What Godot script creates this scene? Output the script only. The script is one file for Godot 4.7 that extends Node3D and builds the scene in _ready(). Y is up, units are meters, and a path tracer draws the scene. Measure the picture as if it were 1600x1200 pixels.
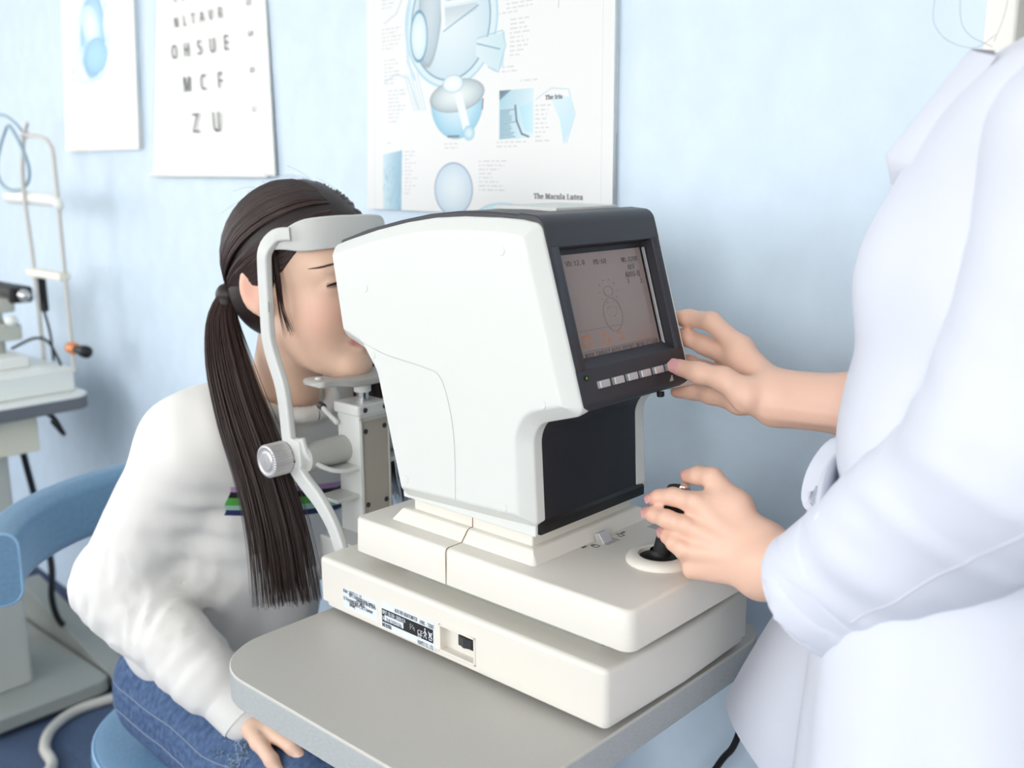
extends Node3D
# An eye examination room: an autorefractor on a grey table, a girl at its chin rest, an examiner at its joystick.

const TW := 0.067615            # the back wall runs slightly askew to the table: z = -0.28 + TW * x
var rng := RandomNumberGenerator.new()
var M := {}


# ------------------------------------------------------------------ mesh building
class MB:
	var v := PackedVector3Array()
	var n := PackedVector3Array()
	var t := PackedVector2Array()
	var c := PackedColorArray()
	var x := PackedInt32Array()
	var col := Color.WHITE

	func vert(p: Vector3, nn: Vector3, uv := Vector2.ZERO) -> int:
		v.append(p); n.append(nn); t.append(uv); c.append(col)
		return v.size() - 1

	func tri(a: int, b: int, d: int) -> void:
		x.append(a); x.append(b); x.append(d)

	# rows of points; normals by differences; turned outwards by its signed volume
	func grid(rows: Array, cu := false, cv := false, uvs := Vector2.ONE) -> void:
		var nr := rows.size()
		var nc: int = rows[0].size()
		var base := v.size()
		var cen := Vector3.ZERO
		for r in rows:
			for p in r:
				cen += p
		cen /= float(nr * nc)
		for j in nr:
			for i in nc:
				var jm: int = (j - 1 + nr) % nr if cv else maxi(j - 1, 0)
				var jp: int = (j + 1) % nr if cv else mini(j + 1, nr - 1)
				var im: int = (i - 1 + nc) % nc if cu else maxi(i - 1, 0)
				var ip: int = (i + 1) % nc if cu else mini(i + 1, nc - 1)
				var du: Vector3 = rows[j][ip] - rows[j][im]
				var dv: Vector3 = rows[jp][i] - rows[jm][i]
				var nn := du.cross(dv)
				if nn.length_squared() < 1e-18:
					var jj := mini(maxi(j, 1), nr - 2)
					du = rows[jj][ip] - rows[jj][im]
					nn = du.cross(dv)
				vert(rows[j][i], nn.normalized(), Vector2(float(i) / maxf(1, nc - 1), float(j) / maxf(1, nr - 1)) * uvs)
		var vol := 0.0
		var start := x.size()
		for j in (nr if cv else nr - 1):
			var j2 := (j + 1) % nr
			for i in (nc if cu else nc - 1):
				var i2 := (i + 1) % nc
				var a := base + j * nc + i
				var b := base + j * nc + i2
				var d := base + j2 * nc + i
				var e := base + j2 * nc + i2
				tri(a, d, b); tri(b, d, e)
				vol += (v[b] - v[a]).cross(v[d] - v[a]).dot(v[a] - cen) + (v[e] - v[b]).cross(v[d] - v[b]).dot(v[b] - cen)
		if vol < 0.0:
			for k in range(base, v.size()):
				n[k] = -n[k]
			for k in range(start, x.size(), 3):
				var s := x[k + 1]
				x[k + 1] = x[k + 2]
				x[k + 2] = s

	func append(o: MB, tr := Transform3D()) -> void:
		var base := v.size()
		var nb := tr.basis.inverse().transposed()
		for k in o.v.size():
			v.append(tr * o.v[k]); n.append((nb * o.n[k]).normalized()); t.append(o.t[k]); c.append(o.c[k])
		for k in o.x:
			x.append(base + k)

	func mesh() -> ArrayMesh:
		var a := []
		a.resize(Mesh.ARRAY_MAX)
		a[Mesh.ARRAY_VERTEX] = v
		a[Mesh.ARRAY_NORMAL] = n
		a[Mesh.ARRAY_TEX_UV] = t
		a[Mesh.ARRAY_COLOR] = c
		a[Mesh.ARRAY_INDEX] = x
		var m := ArrayMesh.new()
		m.add_surface_from_arrays(Mesh.PRIMITIVE_TRIANGLES, a)
		return m


# an outline with rounded corners: {p, n}; pts [x, y, radius] counter-clockwise or not
func outline(pts: Array, seg := 6) -> Dictionary:
	var q := []
	for p in pts:
		q.append([Vector2(p[0], p[1]), float(p[2]) if p.size() > 2 else 0.0])
	var area := 0.0
	for i in q.size():
		area += (q[i][0] as Vector2).cross(q[(i + 1) % q.size()][0])
	if area < 0.0:
		q.reverse()
	var out := PackedVector2Array()
	var nrm := PackedVector2Array()
	var mitre := PackedVector2Array()       # where the corner goes once an inset has used its radius up
	var corner := PackedVector2Array()
	var rad := PackedFloat32Array()
	var m := q.size()
	for i in m:
		var a: Vector2 = q[(i - 1 + m) % m][0]
		var b: Vector2 = q[i][0]
		var d: Vector2 = q[(i + 1) % m][0]
		var e1 := (b - a).normalized()
		var e2 := (d - b).normalized()
		var n1 := Vector2(e1.y, -e1.x)
		var n2 := Vector2(e2.y, -e2.x)
		var r: float = q[i][1]
		var turn := e1.angle_to(e2)
		var mi := (n1 + n2) / maxf(1.0 + n1.dot(n2), 0.1)
		var add: Array = []
		if r <= 0.0 or absf(turn) < 0.02:
			r = 0.0
			if absf(turn) < 0.6:
				add = [[b, (n1 + n2).normalized()]]
			else:
				add = [[b, n1], [b, n2]]
		else:
			var cut := minf(r * tan(absf(turn) / 2.0), 0.499 * minf((b - a).length(), (d - b).length()))
			r = cut / tan(absf(turn) / 2.0)
			var s := signf(turn)
			var ce := b - e1 * cut - n1 * r * s
			for k in seg + 1:
				var nn := n1.rotated(turn * k / seg)
				add.append([ce + nn * r * s, nn])
		for w in add:
			out.append(w[0]); nrm.append(w[1]); mitre.append(mi); corner.append(b); rad.append(1e6 if turn < 0.0 and r > 0.0 else r)
	return {"p": out, "n": nrm, "m": mitre, "b": corner, "r": rad}


func inset(ol: Dictionary, i: int, d: float) -> Vector2:
	if d > ol.r[i]:
		return ol.b[i] - ol.m[i] * d
	return ol.p[i] - ol.n[i] * d


# profile of an extrusion from w0 to w1 with rounded edges of radius r0 and r1: [inset, w, outward, along]
func prof(w0: float, w1: float, r0: float, r1: float, seg := 4) -> Array:
	var o := []
	for k in seg + 1:
		var a := -PI / 2 + PI / 2 * k / seg
		if r0 > 0.0 or k == seg:
			o.append([r0 * (1.0 - cos(a)), w0 + r0 * (1.0 + sin(a)), cos(a), sin(a)])
	for k in seg + 1:
		var a := PI / 2 * k / seg
		if r1 > 0.0 or k == 0:
			o.append([r1 * (1.0 - cos(a)), w1 - r1 * (1.0 - sin(a)), cos(a), sin(a)])
	return o


func extrude(b: MB, ol: Dictionary, pr: Array, tr := Transform3D(), caps := true) -> void:
	var p: PackedVector2Array = ol.p
	var nr: PackedVector2Array = ol.n
	var k := p.size()
	var base := b.v.size()
	for q in pr:
		for i in k:
			var xy := inset(ol, i, q[0])
			b.vert(tr * Vector3(xy.x, xy.y, q[1]), (tr.basis * Vector3(nr[i].x * q[2], nr[i].y * q[2], q[3])).normalized(), xy)
	var mirror := tr.basis.determinant() < 0.0
	for j in pr.size() - 1:
		for i in k:
			var i2 := (i + 1) % k
			var a0 := base + j * k + i
			var a1 := base + j * k + i2
			var c0 := a0 + k
			var c1 := a1 + k
			if mirror:
				b.tri(a0, a1, c0); b.tri(a1, c1, c0)
			else:
				b.tri(a0, c0, a1); b.tri(a1, c0, c1)
	if not caps:
		return
	for e in 2:
		var q: Array = pr[0] if e == 0 else pr[pr.size() - 1]
		var poly := PackedVector2Array()
		for i in k:
			var xy := inset(ol, i, q[0])
			if poly.is_empty() or poly[poly.size() - 1].distance_to(xy) > 1e-6:
				poly.append(xy)
		if poly.size() > 2 and poly[0].distance_to(poly[poly.size() - 1]) < 1e-6:
			poly.remove_at(poly.size() - 1)
		var ids := Geometry2D.triangulate_polygon(poly)
		var nn := (tr.basis * Vector3(0, 0, -1 if e == 0 else 1)).normalized()
		var f := b.v.size()
		for xy in poly:
			b.vert(tr * Vector3(xy.x, xy.y, q[1]), nn, xy)
		for h in range(0, ids.size(), 3):
			var pa := poly[ids[h]]
			var cw := (poly[ids[h + 1]] - pa).cross(poly[ids[h + 2]] - pa) < 0.0
			if cw == ((e == 1) != mirror):
				b.tri(f + ids[h], f + ids[h + 1], f + ids[h + 2])
			else:
				b.tri(f + ids[h], f + ids[h + 2], f + ids[h + 1])


func rect(w: float, h: float, r: float, seg := 5) -> Dictionary:
	return outline([[-w / 2, -h / 2, r], [w / 2, -h / 2, r], [w / 2, h / 2, r], [-w / 2, h / 2, r]], seg)


# extrusion directions: the outline's x, y and the way it grows
func upward(at := Vector3.ZERO) -> Transform3D:      # outline (x, z) grows along +y
	return Transform3D(Basis(Vector3.RIGHT, Vector3.FORWARD, Vector3.UP), at)


func box(b: MB, lo: Vector3, hi: Vector3, r := 0.002, rc := -1.0, seg := 3) -> void:
	var s := hi - lo
	r = minf(r, s[s.min_axis_index()] * 0.49)
	if rc < 0.0:
		rc = r * 1.4
	extrude(b, rect(s.x, s.z, minf(rc, minf(s.x, s.z) * 0.49), 4), prof(0, s.y, r, r, seg), upward(Vector3((lo.x + hi.x) / 2, lo.y, (lo.z + hi.z) / 2)))


func path(pts: Array, n: int) -> PackedVector3Array:    # a smooth curve through the points
	var o := PackedVector3Array()
	var m := pts.size()
	for k in n + 1:
		var f := float(k) / n * (m - 1)
		var i := mini(int(f), m - 2)
		var p0: Vector3 = pts[maxi(i - 1, 0)]
		var p1: Vector3 = pts[i]
		var p2: Vector3 = pts[i + 1]
		var p3: Vector3 = pts[mini(i + 2, m - 1)]
		o.append(p1.cubic_interpolate(p2, p0, p3, f - i))
	return o


# radii: one number or one per point; flat squeezes the section across `side`
func tube(b: MB, pts: PackedVector3Array, radii, seg := 8, round_ends := true, flat := 1.0, side := Vector3.ZERO, closed := false) -> void:
	var rows := []
	var m := pts.size()
	var up := Vector3.ZERO
	for k in m:
		var tg: Vector3 = (pts[mini(k + 1, m - 1)] - pts[maxi(k - 1, 0)])
		if closed:
			tg = pts[(k + 1) % m] - pts[(k - 1 + m) % m]
		tg = tg.normalized()
		if k == 0:
			up = side if side != Vector3.ZERO else (Vector3.UP if absf(tg.y) < 0.9 else Vector3.RIGHT)
		elif side != Vector3.ZERO:
			up = side
		up = (up - tg * up.dot(tg)).normalized()
		var w := tg.cross(up)
		var r: float = radii[k] if radii is Array or radii is PackedFloat32Array else radii
		var ends := [[0.0, 1.0]]
		if round_ends and not closed and k == 0:
			ends = [[-1.0, 0.02], [-0.87, 0.5], [-0.5, 0.87], [0.0, 1.0]]
		elif round_ends and not closed and k == m - 1:
			ends = [[0.0, 1.0], [0.5, 0.87], [0.87, 0.5], [1.0, 0.02]]
		for e in ends:
			var row := PackedVector3Array()
			for i in seg:
				var a := TAU * i / seg
				row.append(pts[k] + tg * r * flat * float(e[0]) + (up * cos(a) * flat + w * sin(a)) * r * float(e[1]))
			rows.append(row)
	b.grid(rows, true, closed)


# a flat ribbon-like bar: a rounded rectangle section (w across `side`, h along the other way) swept along the points
func sweep(b: MB, pts: PackedVector3Array, side: Vector3, sizes: Array, r := 0.002) -> void:
	var rows := []
	var m := pts.size()
	for k in m:
		var tg := (pts[mini(k + 1, m - 1)] - pts[maxi(k - 1, 0)]).normalized()
		var s := (side - tg * side.dot(tg)).normalized()
		var w := tg.cross(s)
		var z: Vector2 = sizes[k] if sizes.size() == m else sizes[0]
		var ol := rect(z.x, z.y, minf(r, minf(z.x, z.y) * 0.45), 3)
		var steps := [0.0]
		for e in steps:
			var row := PackedVector3Array()
			for q in ol.p:
				row.append(pts[k] + s * q.x + w * q.y)
			if k == 0:
				var cap := PackedVector3Array()
				for q in row:
					cap.append(pts[k] + (q - pts[k]) * 0.02)
				rows.append(cap)
				var rim := PackedVector3Array()
				for q in row:
					rim.append(pts[k] + (q - pts[k]) * 0.985)
				rows.append(rim)
			rows.append(row)
			if k == m - 1:
				var rim := PackedVector3Array()
				for q in row:
					rim.append(pts[k] + (q - pts[k]) * 0.985)
				rows.append(rim)
				var cap := PackedVector3Array()
				for q in row:
					cap.append(pts[k] + (q - pts[k]) * 0.02)
				rows.append(cap)
	b.grid(rows, true)


# turned shape: profile of (radius, height) round the transform's y
func lathe(b: MB, pr: Array, tr: Transform3D, seg := 32) -> void:
	var run := [pr[0]]
	for i in range(1, pr.size()):
		run.append(pr[i])
		var brk := i == pr.size() - 1
		if not brk:
			var d1 := Vector2(pr[i][0] - pr[i - 1][0], pr[i][1] - pr[i - 1][1])
			var d2 := Vector2(pr[i + 1][0] - pr[i][0], pr[i + 1][1] - pr[i][1])
			brk = absf(d1.angle_to(d2)) > 0.75
		if brk:
			var rows := []
			for q in run:
				var row := PackedVector3Array()
				for k in seg:
					var a := TAU * k / seg
					row.append(tr * Vector3(maxf(q[0], 1e-5) * cos(a), q[1], maxf(q[0], 1e-5) * sin(a)))
				rows.append(row)
			# outward is to the right of the profile's way up
			var o := MB.new()
			o.col = b.col
			o.grid(rows, true)
			var mid: Array = run[run.size() / 2]
			var prev: Array = run[run.size() / 2 - 1]
			var want := Vector2(float(mid[1]) - prev[1], float(prev[0]) - mid[0])
			var g := o.n[(run.size() / 2) * seg]
			var lo := tr.basis.inverse() * g
			if Vector2(lo.x, lo.y).dot(want) < 0.0:
				for k in o.n.size():
					o.n[k] = -o.n[k]
				for k in range(0, o.x.size(), 3):
					var s := o.x[k + 1]
					o.x[k + 1] = o.x[k + 2]
					o.x[k + 2] = s
			b.append(o)
			run = [pr[i]]


func aim(at: Vector3, dir: Vector3) -> Transform3D:     # y along dir
	var y := dir.normalized()
	var h := Vector3.FORWARD if absf(y.z) < 0.9 else Vector3.RIGHT
	var xx := y.cross(h).normalized()
	return Transform3D(Basis(xx, y, xx.cross(y)), at)


func ball(b: MB, at: Vector3, r: Vector3, seg := 20, basis := Basis()) -> void:
	var rows := []
	for j in seg / 2 + 1:
		var a := PI * j / (seg / 2)
		var row := PackedVector3Array()
		for i in seg:
			var h := TAU * i / seg
			row.append(at + basis * (Vector3(maxf(sin(a), 1e-4) * cos(h), cos(a), maxf(sin(a), 1e-4) * sin(h)) * r))
		rows.append(row)
	b.grid(rows, true)


# ------------------------------------------------------------------ distance fields and surface nets
class Field:
	var prims := []     # [kind, ...]
	var use := prims    # those that matter near the place in hand
	var warp = null

	func cap(a: Vector3, b: Vector3, ra: float, rb: float, k := 0.015) -> Field:
		var ba := b - a
		prims.append([0, a, ba, ra, rb, 1.0 / maxf(ba.length_squared(), 1e-9), k]); return self

	func chain(pts: Array, r: Array, k := 0.01) -> Field:
		for i in pts.size() - 1:
			cap(pts[i], pts[i + 1], r[i], r[i + 1], k)
		return self

	func ell(c: Vector3, r: Vector3, k := 0.02, basis := Basis()) -> Field:
		prims.append([1, c, r, basis.inverse(), 0, 0, k]); return self

	func sub_ell(c: Vector3, r: Vector3, k := 0.01, basis := Basis()) -> Field:
		prims.append([2, c, r, basis.inverse(), 0, 0, k]); return self

	func sub_cap(a: Vector3, b: Vector3, ra: float, rb: float, k := 0.004) -> Field:
		var ba := b - a
		prims.append([3, a, ba, ra, rb, 1.0 / maxf(ba.length_squared(), 1e-9), k]); return self

	func sub_field(f: Field, k := 0.003) -> Field:      # another field joined to this one
		prims.append([5, f, null, 0, 0, 0, k]); return self

	func part_d(q: Array, p: Vector3) -> float:
		var kind: int = q[0]
		if kind == 0 or kind == 3:
			var pa: Vector3 = p - q[1]
			var h: float = clampf(pa.dot(q[2]) * q[5], 0.0, 1.0)
			return (pa - q[2] * h).length() - lerpf(q[3], q[4], h)
		if kind == 4:
			return (p - q[1]).dot(q[2])
		if kind == 5:
			return q[1].d(p)
		var l: Vector3 = q[3] * (p - q[1])
		var r: Vector3 = q[2]
		var k0 := (l / r).length()
		return k0 * (k0 - 1.0) / maxf((l / (r * r)).length(), 1e-6)

	func focus(c: Vector3, r: float, dc: float) -> void:
		use = []
		for q in prims:
			var e := part_d(q, c)
			var kind: int = q[0]
			var reach: float = 2.6 * r + q[6] + 0.010
			if kind < 2 or kind == 5:
				if e < dc + reach:
					use.append(q)
			elif kind == 4:
				if e > dc - reach:
					use.append(q)
			elif -e > dc - reach:
				use.append(q)

	func cut(p: Vector3, nrm: Vector3, k := 0.004) -> Field:     # keeps the side that nrm points away from
		prims.append([4, p, nrm.normalized(), 0, 0, 0, k]); return self

	func d(p: Vector3) -> float:
		var o := 1e3
		for q in use:
			var e: float
			var kind: int = q[0]
			if kind == 0 or kind == 3:
				var pa: Vector3 = p - q[1]
				var h: float = clampf(pa.dot(q[2]) * q[5], 0.0, 1.0)
				e = (pa - q[2] * h).length() - lerpf(q[3], q[4], h)
			elif kind == 4:
				e = (p - q[1]).dot(q[2])
			elif kind == 5:
				e = q[1].d(p)
			else:
				var l: Vector3 = q[3] * (p - q[1])
				var r: Vector3 = q[2]
				var k0 := (l / r).length()
				var k1 := (l / (r * r)).length()
				e = k0 * (k0 - 1.0) / maxf(k1, 1e-6)
			var k: float = q[6]
			if kind < 2 or kind == 5:
				var m := absf(o - e)
				if m < k:
					o = minf(o, e) - (k - m) * (k - m) * 0.25 / k
				else:
					o = minf(o, e)
			else:
				if kind != 4:
					e = -e
				var m2 := absf(o - e)
				if m2 < k:
					o = maxf(o, e) + (k - m2) * (k - m2) * 0.25 / k
				else:
					o = maxf(o, e)
		if warp != null:
			o += warp.call(p)
		return o


func nets(b: MB, f: Field, lo: Vector3, hi: Vector3, h: float, paint = null) -> void:
	var B := 4
	var gx := int(ceil((hi.x - lo.x) / h / B)); var gy := int(ceil((hi.y - lo.y) / h / B)); var gz := int(ceil((hi.z - lo.z) / h / B))
	var nx := gx * B + 1; var ny := gy * B + 1; var nz := gz * B + 1
	var s := PackedFloat32Array()
	s.resize(nx * ny * nz)
	s.fill(1e3)
	var live := PackedByteArray()
	live.resize(gx * gy * gz)
	var reach := h * B * 0.87 * 1.25 + 0.008
	for k in gz:
		for j in gy:
			for i in gx:
				var mid := lo + Vector3(i + 0.5, j + 0.5, k + 0.5) * h * B
				f.use = f.prims
				var dc := f.d(mid)
				var on := absf(dc) < reach
				if on:
					f.focus(mid, h * B * 0.87, dc)
				live[(k * gy + j) * gx + i] = 1 if on else 0
				for kk in range(k * B, k * B + B + 1):
					for jj in range(j * B, j * B + B + 1):
						var at := (kk * ny + jj) * nx + i * B
						for ii in B + 1:
							if s[at + ii] > 900.0:
								if on:
									s[at + ii] = f.d(lo + Vector3(i * B + ii, jj, kk) * h)
								elif dc < 0.0:
									s[at + ii] = -1.0 + 1e3 * 0.0
	f.use = f.prims
	var ids := {}
	var sx := nx
	var sy := nx * ny
	for k in gz:
		for j in gy:
			for i in gx:
				if live[(k * gy + j) * gx + i] == 0:
					continue
				for kk in range(k * B, k * B + B):
					for jj in range(j * B, j * B + B):
						for ii in range(i * B, i * B + B):
							var at := kk * sy + jj * sx + ii
							var s0 := s[at]; var s1 := s[at + 1]; var s2 := s[at + sx]; var s3 := s[at + sx + 1]
							var s4 := s[at + sy]; var s5 := s[at + sy + 1]; var s6 := s[at + sy + sx]; var s7 := s[at + sy + sx + 1]
							var neg := int(s0 < 0.0) + int(s1 < 0.0) + int(s2 < 0.0) + int(s3 < 0.0) + int(s4 < 0.0) + int(s5 < 0.0) + int(s6 < 0.0) + int(s7 < 0.0)
							if neg == 0 or neg == 8:
								continue
							var sum := Vector3.ZERO
							var cnt := 0
							if (s0 < 0.0) != (s1 < 0.0): sum += Vector3(s0 / (s0 - s1), 0, 0); cnt += 1
							if (s2 < 0.0) != (s3 < 0.0): sum += Vector3(s2 / (s2 - s3), 1, 0); cnt += 1
							if (s4 < 0.0) != (s5 < 0.0): sum += Vector3(s4 / (s4 - s5), 0, 1); cnt += 1
							if (s6 < 0.0) != (s7 < 0.0): sum += Vector3(s6 / (s6 - s7), 1, 1); cnt += 1
							if (s0 < 0.0) != (s2 < 0.0): sum += Vector3(0, s0 / (s0 - s2), 0); cnt += 1
							if (s1 < 0.0) != (s3 < 0.0): sum += Vector3(1, s1 / (s1 - s3), 0); cnt += 1
							if (s4 < 0.0) != (s6 < 0.0): sum += Vector3(0, s4 / (s4 - s6), 1); cnt += 1
							if (s5 < 0.0) != (s7 < 0.0): sum += Vector3(1, s5 / (s5 - s7), 1); cnt += 1
							if (s0 < 0.0) != (s4 < 0.0): sum += Vector3(0, 0, s0 / (s0 - s4)); cnt += 1
							if (s1 < 0.0) != (s5 < 0.0): sum += Vector3(1, 0, s1 / (s1 - s5)); cnt += 1
							if (s2 < 0.0) != (s6 < 0.0): sum += Vector3(0, 1, s2 / (s2 - s6)); cnt += 1
							if (s3 < 0.0) != (s7 < 0.0): sum += Vector3(1, 1, s3 / (s3 - s7)); cnt += 1
							sum /= cnt
							var p := lo + (Vector3(ii, jj, kk) + sum) * h
							var gd := Vector3(
								lerpf(lerpf(s1 - s0, s3 - s2, sum.y), lerpf(s5 - s4, s7 - s6, sum.y), sum.z),
								lerpf(lerpf(s2 - s0, s3 - s1, sum.x), lerpf(s6 - s4, s7 - s5, sum.x), sum.z),
								lerpf(lerpf(s4 - s0, s5 - s1, sum.x), lerpf(s6 - s2, s7 - s3, sum.x), sum.y))
							if paint != null:
								b.col = paint.call(p)
							ids[at] = b.vert(p, gd.normalized())
	for at in ids:
		var a: int = ids[at]
		var in0 := s[at] < 0.0
		# the three edges that leave this cell's low corner
		for ax in 3:
			var st: int = [1, sx, sy][ax]
			var u: int = [sx, sy, 1][ax]
			var w: int = [sy, 1, sx][ax]
			if in0 == (s[at + st] < 0.0):
				continue
			if ids.has(at - u) and ids.has(at - w) and ids.has(at - u - w):
				var q1: int = ids[at - u]
				var q2: int = ids[at - u - w]
				var q3: int = ids[at - w]
				if in0:
					b.tri(a, q2, q1); b.tri(a, q3, q2)
				else:
					b.tri(a, q1, q2); b.tri(a, q2, q3)
	# smooth the normals over each face ring once
	var acc := PackedVector3Array()
	acc.resize(b.v.size())
	for k in range(0, b.x.size(), 3):
		var nn := b.n[b.x[k]] + b.n[b.x[k + 1]] + b.n[b.x[k + 2]]
		acc[b.x[k]] += nn; acc[b.x[k + 1]] += nn; acc[b.x[k + 2]] += nn
	for k in b.v.size():
		if acc[k] != Vector3.ZERO and ids.size() > 0:
			b.n[k] = acc[k].normalized()
	b.col = Color.WHITE


# ------------------------------------------------------------------ scene tree
var taken := {}

func numbered(called: String) -> String:
	taken[called] = taken.get(called, -1) + 1
	return called if taken[called] == 0 else "%s_%03d" % [called, taken[called]]


func put(called: String, b: MB, m: Material, parent: Node = null) -> MeshInstance3D:
	var o := MeshInstance3D.new()
	o.mesh = b.mesh()
	o.material_override = m
	if parent == null:
		o.name = numbered(called)
		add_child(o)
	else:
		o.name = called
		parent.add_child(o, true)
	return o


func put_mesh(called: String, me: Mesh, m: Material, parent: Node, tr: Transform3D) -> MeshInstance3D:
	var o := MeshInstance3D.new()
	o.mesh = me
	o.material_override = m
	o.name = called
	o.transform = tr
	parent.add_child(o, true)
	return o


func tag(o: Node, label: String, category: String, group := "") -> Node:
	o.set_meta("label", label)
	o.set_meta("category", category)
	if group:
		o.set_meta("group", group)
	return o


func thing(called: String, label: String, category: String, at := Vector3.ZERO, group := "") -> Node3D:
	var o := Node3D.new()
	o.name = numbered(called)
	o.position = at
	add_child(o)
	tag(o, label, category, group)
	return o


func structure(called: String, b: MB, m: Material, label := "") -> MeshInstance3D:
	var o := put(called, b, m)
	o.set_meta("kind", "structure")
	if label:
		o.set_meta("label", label)
	return o


func child_at(b: MB, parent: Node3D) -> MB:      # the shapes are given in world metres; parts live at their thing's base
	for k in b.v.size():
		b.v[k] -= parent.position
	return b


func part(called: String, b: MB, m: Material, parent: Node3D, label := "") -> MeshInstance3D:
	var root := parent
	if parent is MeshInstance3D and parent.get_parent() != self:
		root = parent.get_parent()
	var o := put(called, child_at(b, root), m, parent)
	if label:
		o.set_meta("label", label)
	return o


# ------------------------------------------------------------------ materials
func noise_tex(freq: float, lo: Color, hi: Color, size := 256, bump := 0.0, oct := 4, seed_ := 1, kind := FastNoiseLite.TYPE_SIMPLEX_SMOOTH) -> NoiseTexture2D:
	var nz := FastNoiseLite.new()
	nz.noise_type = kind
	nz.frequency = freq
	nz.fractal_octaves = oct
	nz.seed = seed_
	var tx := NoiseTexture2D.new()
	tx.width = size
	tx.height = size
	tx.seamless = true
	tx.noise = nz
	if bump > 0.0:
		tx.as_normal_map = true
		tx.bump_strength = bump
	else:
		var gr := Gradient.new()
		gr.set_color(0, lo)
		gr.set_color(1, hi)
		tx.color_ramp = gr
	return tx


func mat(col: Color, rough := 0.5, metal := 0.0) -> StandardMaterial3D:
	var m := StandardMaterial3D.new()
	m.albedo_color = col
	m.roughness = rough
	m.metallic = metal
	return m


func tri_mat(m: StandardMaterial3D, scale: float, albedo: Texture2D = null, normal: Texture2D = null, ns := 0.5) -> StandardMaterial3D:
	m.uv1_triplanar = true
	m.uv1_world_triplanar = true
	m.uv1_scale = Vector3.ONE * scale
	if albedo:
		m.albedo_texture = albedo
	if normal:
		m.normal_enabled = true
		m.normal_texture = normal
		m.normal_scale = ns
	return m


func wall_z(x: float) -> float:
	return -0.28 + TW * x


func _ready() -> void:
	rng.seed = 7
	camera_and_light()
	materials()
	room()
	posters()
	table()
	autorefractor()
	slit_lamp_station()
	girl_chair()
	girl()
	examiner()
	cables()


# ------------------------------------------------------------------ camera, sky, lamps, exposure
func camera_and_light() -> void:
	var cam := Camera3D.new()
	cam.name = "camera"
	cam.transform = Transform3D(Basis(Vector3(0.7367866, -0.0061784, -0.6760971), Vector3(-0.1363740, 0.9780486, -0.1575532), Vector3(0.6622293, 0.2082851, 0.7197706)), Vector3(0.7304128, 1.3194640, 0.8140311))
	var at := CameraAttributesPhysical.new()
	at.frustum_focal_length = 32.0384
	at.frustum_focus_distance = 1.08
	at.exposure_aperture = 4.0
	at.frustum_near = 0.05
	at.frustum_far = 60.0
	cam.attributes = at
	cam.fov = 41.065
	cam.near = 0.05
	add_child(cam)
	cam.current = true

	var e := Environment.new()
	var sky := Sky.new()
	var sm := ProceduralSkyMaterial.new()
	sm.sky_top_color = Color(0.80, 0.88, 1.0)
	sm.sky_horizon_color = Color(1.0, 1.0, 1.0)
	sm.ground_horizon_color = Color(0.92, 0.93, 0.94)
	sm.ground_bottom_color = Color(0.60, 0.60, 0.60)
	sm.sun_angle_max = 0.0
	sky.sky_material = sm
	e.background_mode = Environment.BG_SKY
	e.sky = sky
	e.background_energy_multiplier = 3.4
	e.tonemap_mode = Environment.TONE_MAPPER_LINEAR
	e.tonemap_exposure = 1.0
	e.sdfgi_enabled = true
	e.ssao_enabled = true
	e.ssil_enabled = true
	var we := WorldEnvironment.new()
	we.name = "world"
	we.environment = e
	add_child(we)

	# daylight that comes in through the two windows behind the camera
	for w in WINDOWS:
		var a := AreaLight3D.new()
		a.name = "window_daylight"
		a.area_size = Vector2(w[1] - w[0] - 0.1, 1.55)
		a.light_color = Color(1.0, 0.985, 0.96)
		a.light_energy = w[2]
		a.area_normalize_energy = true
		a.area_range = 12.0
		a.shadow_enabled = true
		a.position = Vector3((w[0] + w[1]) / 2, 1.6, 2.52)
		add_child(a, true)     # faces -z, into the room
	var side := AreaLight3D.new()      # and through the one in the left wall
	side.name = "window_daylight"
	side.area_size = Vector2(1.5, 1.55)
	side.light_color = Color(1.0, 0.985, 0.96)
	side.light_energy = 3.0
	side.area_normalize_energy = true
	side.area_range = 12.0
	side.shadow_enabled = true
	side.transform = Transform3D(Basis(Vector3(0, 0, 1), Vector3.UP, Vector3.LEFT), Vector3(-4.22, 1.6, 1.4))
	add_child(side, true)


const WINDOWS := [[-2.3, -0.5, 2.6], [0.3, 2.0, 3.1]]


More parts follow.
